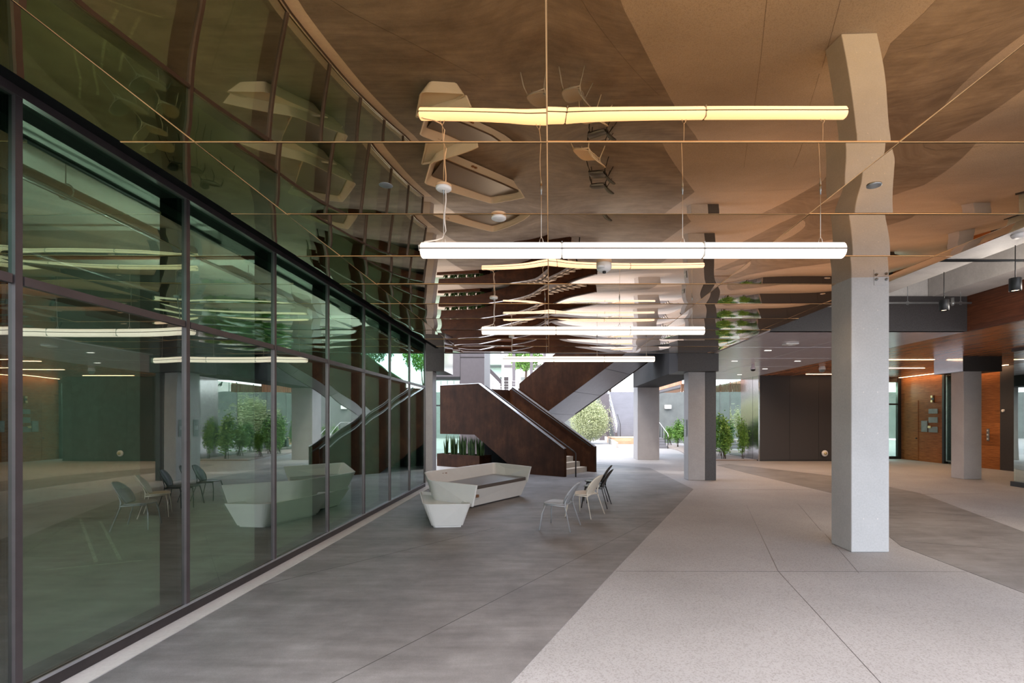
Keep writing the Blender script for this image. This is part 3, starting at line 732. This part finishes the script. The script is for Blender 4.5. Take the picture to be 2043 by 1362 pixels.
fs.append((0, n, 2 * n, 3 * n)); fs.append((n - 1, 2 * n - 1, 3 * n - 1, 4 * n - 1))
MB().add(vs, fs).build('backrest', M['white'], bench, bevel=.010)
# power outlets on backrest and front
def outlet(c, d, z):
    d = Vector((*d, 0)).normalized(); nrm = Vector((d.y, -d.x, 0)); c = Vector((c[0], c[1], z)); up = Vector((0, 0, 1))
    for k in (-.05, .05):
        m = MB(); p = c + d * k
        m.slab([p - d * .032 - up * .028 - nrm * .03, p + d * .032 - up * .028 - nrm * .03, p + d * .032 + up * .028 - nrm * .03, p - d * .032 + up * .028 - nrm * .03], nrm * .05)
        o = m.build('power_outlet', M['outlet'], bench, bevel=.004)
        m2 = MB(); q = p + nrm * .021
        for t in (-.011, .011):
            m2.slab([q + d * (t - .004) - up * .012, q + d * (t + .004) - up * .012, q + d * (t + .004) + up * .012, q + d * (t - .004) + up * .012], nrm * .001)
        m2.build('slot', M['cushion'], o)
outlet((-2.29, 11.0), (.47, .88), .60)
outlet((-1.485, 10.18), (-.5, -.87), .24)

# ------------------------------------------------------------------ chairs
def grid_mesh(fn, nu, nv):
    vs = []; fs = []
    for q in range(nv + 1):
        for p in range(nu + 1): vs.append(fn(2 * p / nu - 1, q / nv))
    for q in range(nv):
        for p in range(nu):
            k = q * (nu + 1) + p; fs.append((k, k + 1, k + nu + 2, k + nu + 1))
    return vs, fs
def seat_fn(u, v):
    # v: 0 rear .. 1 front ; rounded plan
    a = 2 * v - 1
    y = .215 * math.copysign(abs(a) ** .9, a) + .05
    w = (.245 - .02 * v) * (1 - abs(a) ** 3.2) ** .42 if abs(a) < 1 else 0.03
    w = max(w, .05)
    x = u * w
    z = .425 - .022 * (1 - u * u) * (1 - a * a) - .018 * max(0, a) ** 3 - .012 * (1 - v) ** 2
    return (x, y, z)
def back_fn(u, v):
    w = .225 * max(0, 1 - ((v - .46) / .58) ** 2) ** .5 if abs((v - .46) / .58) < 1 else .02
    w = max(w, .035)
    if v < .3: w = max(w, .15)
    x = u * w
    y = -.125 - .185 * v - .035 * v * v + .050 * (u * u) * (w / .225)
    z = .405 + .36 * v
    return (x, y, z)
def solid(mesh_v, mesh_f, name, m, parent, th=.014):
    o = MB().add(mesh_v, mesh_f, True).build(name, m, parent)
    md = o.modifiers.new('thick', 'SOLIDIFY'); md.thickness = th; md.offset = 0
    return o
def make_chair(mm, label, loc, fwd, group):
    t = empty('chair', (loc[0], loc[1], .004), math.atan2(-fwd[0], fwd[1]), label, 'chair', group)
    solid(*grid_mesh(seat_fn, 12, 14), 'seat', mm, t)
    solid(*grid_mesh(back_fn, 12, 14), 'backrest', mm, t)
    for s in (-1, 1):
        MB().tube([(s * .195, .20, .405), (s * .235, .232, .26), (s * .305, .262, 0)], .017, 10, .010).build('leg', mm, t)
        MB().tube([(s * .195, -.185, .56), (s * .215, -.150, .45), (s * .235, -.148, .37), (s * .305, -.262, 0)], .013, 10, .010).build('leg', mm, t)
    MB().tube([(-.232, -.150, .39), (-.13, -.135, .395), (0, -.125, .40), (.13, -.135, .395), (.232, -.150, .39)], .013, 10).build('rear_rail', mm, t)
    MB().tube([(-.20, .20, .398), (-.222, .04, .395), (-.232, -.150, .39)], .011, 8).build('side_rail', mm, t)
    MB().tube([(.20, .20, .398), (.222, .04, .395), (.232, -.150, .39)], .011, 8).build('side_rail', mm, t)
    return t
GC = 'moulded chairs in a row facing the bench'
make_chair(M['chgrey'], 'grey moulded chair nearest the camera, facing the bench', (.182, 8.344), (-.949, .316), GC)
make_chair(M['chbeige'], 'beige moulded chair between the grey chair and the black chairs', (.665, 9.41), (-.87, .49), GC)
make_chair(M['chblack'], 'black moulded chair just behind the beige chair', (.975, 10.43), (-.96, .25), GC)
make_chair(M['chblack'], 'black moulded chair farthest back, nearest the brown stair', (1.06, 11.30), (-.985, .17), GC)

# ------------------------------------------------------------------ stair
stair = empty('staircase', (0, 0, 0), label='rust brown steel switchback stair rising to the street', cat='staircase')
U = Vector((.811, -.584, 0)).normalized(); V = Vector((.584, .811, 0)).normalized()
P0 = Vector((.458, 15.69, 0))
def sp(s, v, z): return P0 - U * s + V * v + Vector((0, 0, z))
TH = .10; W = 1.94
low = [(0, .004), (0, .865), (3.63, 3.05), (5.61, 3.06), (5.61, 1.25), (3.84, 1.25), (1.78, .004)]
MB().slab([sp(s, 0, z) for s, z in low], V * TH).build('side_panel', M['corten'], stair)
lowf = [(0, .004), (0, .855), (3.63, 3.03), (3.63, 1.2), (1.70, .004)]
MB().slab([sp(s, W, z) for s, z in lowf], V * -TH).build('side_panel', M['corten'], stair)
def cap(pts, v, w, name='sky_reflection_cap', th=.02):  # pale strips imitate sky reflecting off the panel tops
    m = MB()
    for (s0, z0), (s1, z1) in zip(pts, pts[1:]):
        a, b = sp(s0, v, z0), sp(s1, v, z1)
        m.slab([a, b, b + Vector((0, 0, th)), a + Vector((0, 0, th))], V * w)
    return m.build(name, M['cap'], stair)
cap([(-.01, .866), (3.63, 3.051)], -.015, TH + .03)
cap([(3.63, 3.051), (5.62, 3.061)], -.006, TH + .012)
cap([(-.01, .856), (3.63, 3.031)], W - TH - .015, TH + .03)
# end plates
MB().slab([sp(-.012, -.012, .004), sp(-.012, TH + .012, .004), sp(-.012, TH + .012, .885), sp(-.012, -.012, .885)], U * -.02).build('end_plate', M['corten'], stair)
MB().slab([sp(-.012, W - TH - .012, .004), sp(-.012, W + .012, .004), sp(-.012, W + .012, .87), sp(-.012, W - TH - .012, .87)], U * -.02).build('end_plate', M['corten'], stair)
for k in range(12):
    s0 = .30 + .28 * k; z1 = .17 * (k + 1); z0 = max(.004, z1 - .34)
    MB().slab([sp(s0, TH + .01, z0), sp(s0 + .285, TH + .01, z0 + (.0 if k == 0 else .0)), sp(s0 + .285, TH + .01, z1), sp(s0, TH + .01, z1)], V * (W - 2 * TH - .02)).build('step', M['treadst'], stair)
MB().slab([sp(3.66, .11, 1.28), sp(5.60, .11, 1.28), sp(5.60, .11, 2.04), sp(3.66, .11, 2.04)], V * 3.85).build('landing', M['corten'], stair)
MB().slab([sp(1.72, .11, .004), sp(3.86, .11, 1.265), sp(5.6, .11, 1.265), sp(5.6, .11, 1.29), sp(3.84, .11, 1.29), sp(1.66, .11, .004)], V * 1.72).build('underside_panel', M['matt'], stair)
MB().slab([sp(1.80, 1.80, .004), sp(5.1, 1.80, .004), sp(5.1, 1.80, 1.26), sp(3.86, 1.80, 1.26)], V * .04).build('dark_backing_sheet', M['matt'], stair)  # added black sheet, darkens the view under the landing
# landing guard at the back and left
MB().slab([sp(5.61, .1, 1.25), sp(5.61, 3.98, 1.25), sp(5.61, 3.98, 3.06), sp(5.61, .1, 3.06)], U * TH).build('side_panel', M['corten'], stair)
up = [(-3.46, 2.0), (-3.46, 3.16), (3.4, 7.34), (3.4, 5.36), (-2.25, 2.0)]
def tp_(t, v, z): return P0 + U * t + V * v + Vector((0, 0, z))
MB().slab([tp_(t, 2.05, z) for t, z in up], V * TH).build('side_panel', M['corten'], stair)
upb = [(-5.5, 2.0), (-5.5, 3.10), (-3.46, 3.16), (3.4, 7.30), (3.4, 5.30), (-2.12, 2.0)]
MB().slab([tp_(t, 3.99, z) for t, z in upb], V * -TH).build('side_panel', M['corten'], stair)
# soffit of the upper flight in four panels
ts = [-3.3, -2.2, -.95, .30, 1.55, 3.4]
for a, b in zip(ts, ts[1:]):
    a2, b2 = a + .008, b - .008
    MB().slab([tp_(a2, 2.055, 3.335 + .595 * a2), tp_(b2, 2.055, 3.335 + .595 * b2), tp_(b2, 3.985, 3.27 + .597 * b2), tp_(a2, 3.985, 3.27 + .597 * a2)], (0, 0, .03)).build('soffit_panel', M['soffitst'], stair)
MB().slab([tp_(-3.3, 2.06, 1.40), tp_(3.4, 2.06, 5.40), tp_(3.4, 3.97, 5.36), tp_(-3.3, 3.97, 1.36)], (0, 0, .25)).build('flight_slab', M['frame'], stair)
# handrails
def rail(v, s_off=.0):
    pts = [sp(-.28, v, .005), sp(-.28, v, .74), sp(-.2, v, .80), sp(3.5, v, 2.97), sp(3.9, v, 2.98)]
    return MB().tube(pts, .022, 10).build('handrail', M['rail'], stair)
rail(TH + .13)
MB().tube([sp(0.1, W - TH - .09, .88), sp(3.6, W - TH - .09, 2.96)], .024, 10).build('handrail', M['rail'], stair)
for s_ in (.5, 1.5, 2.5, 3.3):
    MB().tube([sp(s_, W - TH - .09, .86 + .595 * s_ - .04), sp(s_, W - TH, .80 + .595 * s_ - .04)], .012, 8).build('rail_bracket', M['rail'], stair)
MB().tube([tp_(-3.2, 2.05 + TH + .1, 3.2), tp_(3.2, 2.05 + TH + .1, 7.1)], .024, 8).build('handrail', M['rail'], stair)
# warm edge strip on lower edge of the near panel
# planter under the landing
pl = empty('planter', tuple(sp(5.0, .62, 0)), label='dark brown steel trough planter under the stair landing', cat='planter')
pl.rotation_euler = (0, 0, math.atan2(U.y, U.x))
m = MB(); m.box(-1.12, -.32, .004, 1.12, -.29, .48); m.box(-1.12, .29, .004, 1.12, .32, .48); m.box(-1.12, -.29, .004, -1.09, .29, .48); m.box(1.09, -.29, .004, 1.12, .29, .48)
m.build('box', M['corten'], pl)
MB().box(-1.09, -.29, .3, 1.09, .29, .43).build('soil', M['soil'], pl)
def snake(seed):
    r = random.Random(seed); mb = MB()
    for k in range(24):
        a = r.random() * 2 * PI; lean = .02 + .07 * r.random(); h = .42 + .38 * r.random(); w = .034 + .016 * r.random(); tw = r.random() * PI
        bx, by = .075 * math.cos(a), .05 * math.sin(a)
        vs = []; fs = []
        for q in range(7):
            t = q / 6; ww = w * (1 - t ** 3) * (0.7 + .6 * t * (1 - t) * 2)
            cx = bx + math.cos(a) * lean * t * t; cy = by + math.sin(a) * lean * t * t; cz = h * t
            dx, dy = math.cos(tw), math.sin(tw)
            vs += [(cx - dx * ww, cy - dy * ww, cz), (cx + dy * .006, cy - dx * .006, cz), (cx + dx * ww, cy + dy * ww, cz)]
        for q in range(6):
            for p in range(2): fs.append((q * 3 + p, q * 3 + p + 1, q * 3 + p + 4, q * 3 + p + 3))
        mb.add(vs, fs, True)
    return mb
snk = [snake(k).build('snake_plant', M['snake']) for k in range(3)]
labs = ['snake plant leftmost in the dark trough planter', 'snake plant second from the left in the trough planter', 'snake plant third from the left in the trough planter', 'snake plant fourth from the left in the trough planter', 'snake plant fifth from the left, middle of the trough planter',
        'snake plant sixth from the left in the trough planter', 'snake plant seventh from the left in the trough planter', 'snake plant second from the right in the trough planter', 'snake plant rightmost in the trough planter']
for k in range(9):
    o = snk[k] if k < 3 else snk[k % 3].copy()
    if k >= 3: COL.objects.link(o)
    q = sp(5.93 - .232 * k - (.06 if k > 0 else 0), .60 + .06 * (k % 2), .431); o.location = q; o.rotation_euler = (0, 0, k * 1.3); o.scale = (.74, .74, 1)
    tag(o, labs[k], 'plant', 'snake plants in the trough planter')

# ------------------------------------------------------------------ courtyard
def foliage(n, shape, size, seed, narrow=.45):
    r = random.Random(seed); vs = []; fs = []
    for k in range(n):
        p = Vector(shape(r)); d = Vector((r.gauss(0, 1), r.gauss(0, 1), r.gauss(0, .7))).normalized()
        e = d.cross(Vector((r.gauss(0, 1), r.gauss(0, 1), r.gauss(0, 1)))).normalized()
        L = size * (.6 + .8 * r.random()); w = L * narrow
        b = len(vs); nn = d.cross(e) * (L * .12)
        vs += [p, p + d * L * .5 + e * w * .5 + nn, p + d * L, p + d * L * .5 - e * w * .5 + nn]
        fs += [(b, b + 1, b + 2, b + 3)]
    return MB().add(vs, fs, False)
def build_f(mb, name, m, parent):
    me = bpy.data.meshes.new(name); me.from_pydata([tuple(v) for v in mb.v], [], mb.f); me.update(); me.materials.append(m)
    o = bpy.data.objects.new(name, me); COL.objects.link(o); o.parent = parent; return o
def bushy(r, rx, ry, z0, z1):
    while True:
        x, y, z = r.uniform(-1, 1), r.uniform(-1, 1), r.uniform(-1, 1)
        d = x * x + y * y + z * z
        if .25 < d < 1: break
    return (x * rx, y * ry, (z0 + z1) / 2 + z * (z1 - z0) / 2)
def shrub(seed, h, rx, n, m, size, stems=6, clump=True):
    e = empty('shrub', (0, 0, 0))
    r0 = random.Random(seed)
    cl = [(r0.uniform(-.6, .6) * rx, r0.uniform(-.6, .6) * rx, h * r0.uniform(.45, .92)) for _ in range(9)]
    def shp(r):
        if clump == 'mix' and r.random() < .65: return bushy(r, rx, rx, .02 * h, h * (.86 + .14 * r.random()))
        if clump:
            c = r.choice(cl); return (c[0] + r.gauss(0, rx * .28), c[1] + r.gauss(0, rx * .28), max(.18 * h, c[2] + r.gauss(0, h * .13)))
        return bushy(r, rx, rx, .12 * h, h)
    build_f(foliage(n, shp, size, seed), 'foliage', m, e)
    sb = MB(); r = random.Random(seed + 1)
    for k in range(stems):
        a = r.random() * 6.28; c = r.choice(cl)
        sb.tube([(.12 * math.cos(a), .12 * math.sin(a), 0), (c[0] * .6, c[1] * .6, c[2] * .6), c], .014, 5, .006)
    sb.build('stems', M['stem'], e); return e
bed = struct(MB().prism([(6.4, 21.9), (8.98, 21.9), (8.98, 36), (7.5, 36), (7.4, 29)], 0, .05).build('ground_bed', M['soil']), 'gravel planting bed along the mirror like glazing', 'ground')
protoA = shrub(11, 1.5, .36, 2000, M['leafg'], .12); protoB = shrub(12, 1.25, .34, 1700, M['leafg'], .11)
spots = [(8.62, 22.45, 0, 'slim green shrub in front of the polished steel panel'), (7.72, 22.55, 0, 'green shrub second from the steel panel, in the gravel bed'), (6.95, 23.9, 1, 'green shrub right beside the column with the floor sign'),
         (8.3, 24.4, 1, 'green shrub behind the two front shrubs, by the mirror like glazing'), (7.5, 25.9, 0, 'green shrub in the middle of the gravel bed'), (8.3, 27.6, 0, 'green shrub reflected in the glazing, deep in the gravel bed'),
         (8.15, 30.0, 0, 'leafy green shrub near the handrail outside'), (8.3, 32.4, 0, 'farthest green shrub in the gravel bed'), (8.25, 34.6, 1, 'low green shrub at the end of the gravel bed by the steps')]
used = set()
for k, (x, y, w, lab) in enumerate(spots):
    p = protoA if w == 0 else protoB
    o = p if w not in used else copy_tree(p)
    used.add(w); o.location = (x, y, .05); o.rotation_euler = (0, 0, k * 1.7); sc = 1 + .12 * math.sin(k * 2.3); o.scale = (sc * (.6 if k == 0 else 1), sc * (.6 if k == 0 else 1), sc)
    tag(o, lab, 'shrub', 'green shrubs in the gravel bed')
# olive grey bush
ob = shrub(31, 3.35, 1.4, 22000, M['leafy'], .10, 8, 'mix'); ob.name = 'olive_bush'; ob.location = (2.95, 37.5, .1)
tag(ob, 'large pale olive grey bush seen below the upper stair flight', 'bush')
struct(MB().prism([(4.2, 32), (4.35, 32), (4.95, 44), (4.8, 44)], 0, .34).build('curb', M['curb']), 'low concrete planter curb in front of the olive bush', 'curb')
# far steps
fs_ = empty('outdoor_steps', (0, 0, 0), label='wide pale concrete steps climbing to the street behind the pier', cat='steps')
ns = 24
for k in range(ns):
    z1 = .45 + (4.4 - .45) * (k + 1) / ns; ya = 40.6 + .31 * k
    MB().box(5.45, ya, max(0, z1 - .6), 9.4, ya + .34, z1).build('step', M['step'], fs_)
MB().slab([(5.25, 40.4, .1), (5.25, 48.2, 3.9), (5.25, 48.2, 4.6), (5.25, 40.4, .75)], (.16, 0, 0)).build('stringer', M['gpanel'], fs_)
for k in range(9):
    yy = 40.6 + .93 * k; zz = .5 + .528 * .93 * k
    MB().tube([(5.42, yy, zz), (5.42, yy, zz + 1.05)], .025, 6).build('rail_post', M['railw'], fs_)
for hh in (.35, .7, 1.05): MB().tube([(5.42, 40.6, .5 + hh), (5.42, 48.1, .5 + .528 * 7.5 + hh)], .02, 6).build('rail', M['railw'], fs_)
MB().tube([(5.6, 39.9, .45), (5.6, 39.9, 1.4), (5.6, 41.6, 2.2)], .03, 6).build('hand_loop', M['rail'], fs_)
struct(B('wall_under_steps', M['gpanel'], (4.4, 44, 0, 5.2, 44.3, 4.0)), 'dark retaining wall left of the outdoor steps', 'wall')
dk = tag(B('deck_bench', M['deck'], (4.55, 37.0, .002, 7.2, 39.8, .46)), 'low timber deck bench at the foot of the outdoor steps', 'bench')
# near small steps with handrail
ls = empty('low_steps', (0, 0, 0), label='three low concrete steps with a dark handrail right of the pier', cat='steps')
for k in range(4): MB().box(6.2 + .0, 31.4 + .4 * k, .002, 7.35, 31.9 + .4 * k + .4, .15 * (k + 1)).build('step', M['step'], ls)
for (yy, zz) in ((31.2, 0), (31.9, .15), (32.7, .45), (33.4, .6)): MB().tube([(7.30, yy, zz), (7.30, yy, zz + .92)], .022, 6).build('rail_post', M['rail'], ls)
MB().tube([(7.30, 31.0, .72), (7.30, 31.2, .92), (7.30, 33.6, 1.6), (7.30, 35.5, 1.6)], .026, 8).build('handrail', M['railw'], ls)
# retaining wall + cedar terrace
struct(B('wall_retaining', M['concd'], (7.45, 38.5, 0, 16, 38.9, 3.9)), 'pale concrete retaining wall behind the green shrubs', 'wall')
e = empty('wall_lamp', (9.0, 38.45, 2.75), label='small white wall lamp on the retaining wall', cat='wall lamp')
MB().box(-.25, -.12, -.14, .25, .04, .14).build('body', M['wpl'], e, bevel=.02); MB().box(-.2, -.10, -.155, .2, .0, -.141).build('lens', M['letter'], e)
tb = empty('cedar_terrace', (0, 0, 0), label='cedar slat parapet of the raised terrace above the retaining wall', cat='parapet')
sl = MB()
for k in range(60):
    yy = 27.8 + .135 * k; sl.box(7.22, yy, 3.72, 7.28, yy + .105, 4.65)
for k in range(14):
    xx = 7.22 + .135 * k; sl.box(xx, 27.72, 3.3, xx + .105, 27.78, 3.74)
sl.build('slat_screen', M['cedar'], tb)
MB().box(7.28, 27.8, 3.70, 9.0, 36.0, 3.76).build('deck', M['cedar'], tb)
MB().box(7.2, 27.8, 3.55, 7.45, 36.0, 3.70).build('edge_beam', M['gpanel'], tb)
for k in range(7): MB().tube([(7.6 + .22 * k, 27.75, 3.74), (7.6 + .22 * k, 27.75, 4.7)], .015, 6).build('rail_post', M['rail'], tb)
# upper street level
struct(B('wall_street', M['concd'], (-30, 48.2, 0, 40, 48.6, 4.4)), 'retaining wall below the street level', 'wall')
struct(B('ground_street', M['agg'], (-40, 48.3, 4.2, 40, 120, 4.4)), 'street level pavement above the courtyard', 'ground')
bd = empty('white_building', (0, 0, 0), label='white rendered building across the street with dark openings', cat='building')
MB().box(-16, 62, 4.4, 7, 70, 12).build('facade', M['bwhite'], bd)
for k, x in enumerate((-11, -8.5, -6, -3.5, -1.0, 1.5, 4.0)):
    MB().box(x, 61.95, 5.0, x + 1.0, 62.01, 7.0).build('window', M['plate'] if k % 2 else M['frame'], bd)
MB().box(-.9, 61.9, 4.4, 1.3, 62.02, 6.6).build('door', M['bpink'], bd)
MB().box(-16, 61.5, 8.2, 7, 62, 8.45).build('cornice', M['gpanel'], bd)
rl = empty('street_railing', (0, 0, 0), label='street railing of pale posts and wires above the courtyard wall', cat='railing')
for k in range(26): MB().tube([(-11 + .62 * k, 48.5, 4.4), (-11 + .62 * k, 48.5, 5.5)], .03, 6).build('post', M['rail'], rl)
for hh in (.3, .55, .8, 1.08): MB().tube([(-11, 48.5, 4.4 + hh), (4.6, 48.5, 4.4 + hh)], .015, 6).build('wire', M['railw'], rl)
for k, x in enumerate((-3.6, -1.9, -.6)):
    tag(B('street_post', M['gpanel'], (x, 49.2 + .3 * k, 4.4, x + .28, 49.5 + .3 * k, 9.0)), ['grey street post left of the others behind the stair', 'middle grey street post behind the stair', 'grey street post nearest the upper stair flight'][k], 'post')
bpy.data.objects['street_post'].location.z = .0
def tree(name, loc, h, r, n, m, lab):
    e = empty(name, loc, label=lab, cat='tree', group='street trees')
    build_f(foliage(n, lambda q: bushy(q, r, r, h * .4, h), .34, int(h * 100), .5), 'crown', m, e)
    MB().tube([(0, 0, 0), (.1, 0, h * .5), (0, .1, h * .8)], .16, 8, .06).build('trunk', M['stem'], e); return e
tree('street_tree', (6.2, 52, 4.4), 6.0, 2.1, 2600, M['leafg'], 'bright green street tree above the outdoor steps')
tree('street_tree', (-2.6, 55, 4.4), 6.6, 1.8, 2200, M['leafg'], 'bright green street tree in front of the white building')
tree('street_tree', (11.5, 50, 4.4), 7.0, 2.6, 2600, M['leafd'], 'dark green street tree above the retaining wall')
gsr = empty('glass_stair', (0, 0, 0), label='white stair with glass guard behind the stair landing', cat='stair')
MB().box(-3.95, 30.0, 0, -3.66, 30.3, 9).build('white_post', M['bwhite'], gsr)
MB().slab([(-3.64, 30.1, 4.95), (-2.85, 30.1, 4.15), (-2.85, 30.1, 3.85), (-3.64, 30.1, 4.65)], (0, 1.4, 0)).build('stringer', M['gpanel'], gsr)
MB().slab([(-3.64, 30.12, 4.97), (-2.85, 30.12, 4.17), (-2.85, 30.12, 5.6), (-3.64, 30.12, 6.4)], (0, .03, 0)).build('glass_guard', M['glass3'], gsr)
MB().box(-2.83, 30.0, 0, -2.70, 30.2, 5.7).build('white_post', M['bwhite'], gsr)
MB().slab([(-3.64, 30.1, 6.42), (-2.75, 30.1, 5.52), (-2.75, 30.1, 5.58), (-3.64, 30.1, 6.48)], (0, .06, 0)).build('handrail', M['gpanel'], gsr)
# grey clad wall + storefront left of the stair
struct(B('wall_grey_clad', M['gpanel'], (-4.08, 23.2, 0, -2.98, 25.5, 9)), 'mauve grey clad wall behind the stair landing', 'wall')
struct(B('trim_7', M['frame'], (-4.09, 23.19, 4.62, -2.97, 23.2, 4.66)), 'dark joint line across the mauve grey cladding', 'trim')
w3 = empty('window_22', (0, 0, 0), label='dark framed storefront glazing behind the snake plants', cat='window', kind='structure')
for k in range(4):
    xa = -8.9 + 1.2 * k
    MB().box(xa + .04, 23.22, .1, xa + 1.16, 23.25, 3.6).build('glass_pane', M['glass3'], w3)
    MB().box(xa - .04, 23.18, 0, xa + .04, 23.3, 3.7).build('mullion', M['black'], w3)
MB().box(-9, 23.18, 3.6, -4.09, 23.3, 3.75).build('head', M['black'], w3); MB().box(-9, 23.18, 2.4, -4.09, 23.28, 2.46).build('transom', M['black'], w3)
struct(B('wall_above_store', M['gpanel'], (-14, 23.18, 3.75, -4.09, 25.5, 9)), 'dark cladding above the storefront', 'wall')

# ------------------------------------------------------------------ light
wd = bpy.data.worlds.new('sky'); S.world = wd; wd.use_nodes = True
nt = wd.node_tree; bg = nt.nodes['Background']
sk = nt.nodes.new('ShaderNodeTexSky'); sk.sky_type = 'NISHITA'; sk.sun_disc = False; sk.sun_elevation = math.radians(58); sk.sun_rotation = math.radians(200); sk.dust_density = 4; sk.air_density = 1.0
mx = nt.nodes.new('ShaderNodeMix'); mx.data_type = 'RGBA'; mx.inputs[0].default_value = .88
nt.links.new(sk.outputs[0], mx.inputs[6]); mx.inputs[7].default_value = (.90, .96, 1.04, 1)
nt.links.new(mx.outputs[2], bg.inputs[0]); bg.inputs[1].default_value = 2.35
def sun(d, e, ang, c):
    l = bpy.data.lights.new('sun', 'SUN'); l.energy = e; l.angle = math.radians(ang); l.color = c
    o = bpy.data.objects.new('sun', l); COL.objects.link(o); o.rotation_euler = Vector(d).to_track_quat('-Z', 'Y').to_euler(); o.location = (0, 30, 30)
sun((.35, .22, -.9), 1.2, 3, (1, .95, .88))
def lamp(name, loc, e, r=.15, c=(1, .9, .78)):
    l = bpy.data.lights.new(name, 'POINT'); l.energy = e; l.shadow_soft_size = r; l.color = c
    o = bpy.data.objects.new(name, l); COL.objects.link(o); o.location = loc
for (x, y, e_) in ((-5.0, 4.6, 50), (-5.6, 7.6, 62), (-5.6, 9.96, 45), (-5.6, 12.4, 45)):  # added fill for the room behind the glass, without fittings
    l = bpy.data.lights.new('room_fill', 'SPOT'); l.energy = e_; l.spot_size = 2.7; l.spot_blend = .9; l.shadow_soft_size = .03; l.color = (.96, 1, .94)
    o = bpy.data.objects.new('room_fill', l); COL.objects.link(o); o.location = (x, y, 2.5); o.rotation_euler = (PI, 0, 0)
    lamp('room_fill', (x, y, 3.2), 55, .03, (1, .97, .9))
lamp('lobby_fill', (15.4, 24.4, 3.2), 130, .1, (.9, 1, .95))  # added fill to brighten the lobby, without a fitting
for y in (6.4, 9.4, 12.6):
    for x in (-1.7, .9, 3.4):  # added warm fill for the hall, without fittings in the ceiling
        l = bpy.data.lights.new('hall_fill', 'SPOT'); l.energy = 14; l.spot_size = 2.5; l.spot_blend = .9; l.shadow_soft_size = .12; l.color = (1, .64, .36)
        o = bpy.data.objects.new('hall_fill', l); COL.objects.link(o); o.location = (x, y, 3.6)
for (x, y, lab) in sm_pos + [(10.5, 14, ''), (12.5, 19, ''), (10.2, 19, ''), (14.5, 17.5, '')]:  # fill spots at the small slots, more added below the wood soffit
    l = bpy.data.lights.new('soffit_fill', 'SPOT'); l.energy = 110; l.spot_size = 2.5; l.spot_blend = .9; l.shadow_soft_size = .1; l.color = (1, .64, .38)
    o = bpy.data.objects.new('soffit_fill', l); COL.objects.link(o); o.location = (x, y, 3.6)
for (x, y) in ((6.47, 8.30), (6.47, 7.03)):
    l = bpy.data.lights.new('pendant_lamp', 'SPOT'); l.energy = 90; l.spot_size = 1.5; l.spot_blend = .6; l.shadow_soft_size = .05; l.color = (1, .76, .52)
    o = bpy.data.objects.new('pendant_lamp', l); COL.objects.link(o); o.location = (x, y, 3.55)
    lamp('beam_fill', (x + .9, y, 3.55), 25, .05, (1, .9, .8))  # added fill beside the pendant, brightens the concrete beams

# ------------------------------------------------------------------ camera, view
cd = bpy.data.cameras.new('camera'); cam = bpy.data.objects.new('camera', cd); COL.objects.link(cam)
cam.location = (0, 0, H); cam.rotation_euler = (PI / 2, 0, 0)
cd.sensor_width = 36; cd.lens = F / 2043 * 36; cd.shift_x = (1021.5 - VX) / 2043; cd.shift_y = (VY - 681) / 2043
cd.clip_end = 300; cd.clip_start = .05
S.camera = cam
S.view_settings.view_transform = 'Standard'; S.view_settings.look = 'None'; S.view_settings.gamma = 1; S.view_settings.exposure = 0.55
S.view_settings.use_curve_mapping = False
cy = S.cycles
cy.use_denoising = True; cy.max_bounces = 10; cy.diffuse_bounces = 4; cy.glossy_bounces = 6; cy.transmission_bounces = 6; cy.transparent_max_bounces = 12
cy.sample_clamp_indirect = 6; cy.caustics_reflective = True
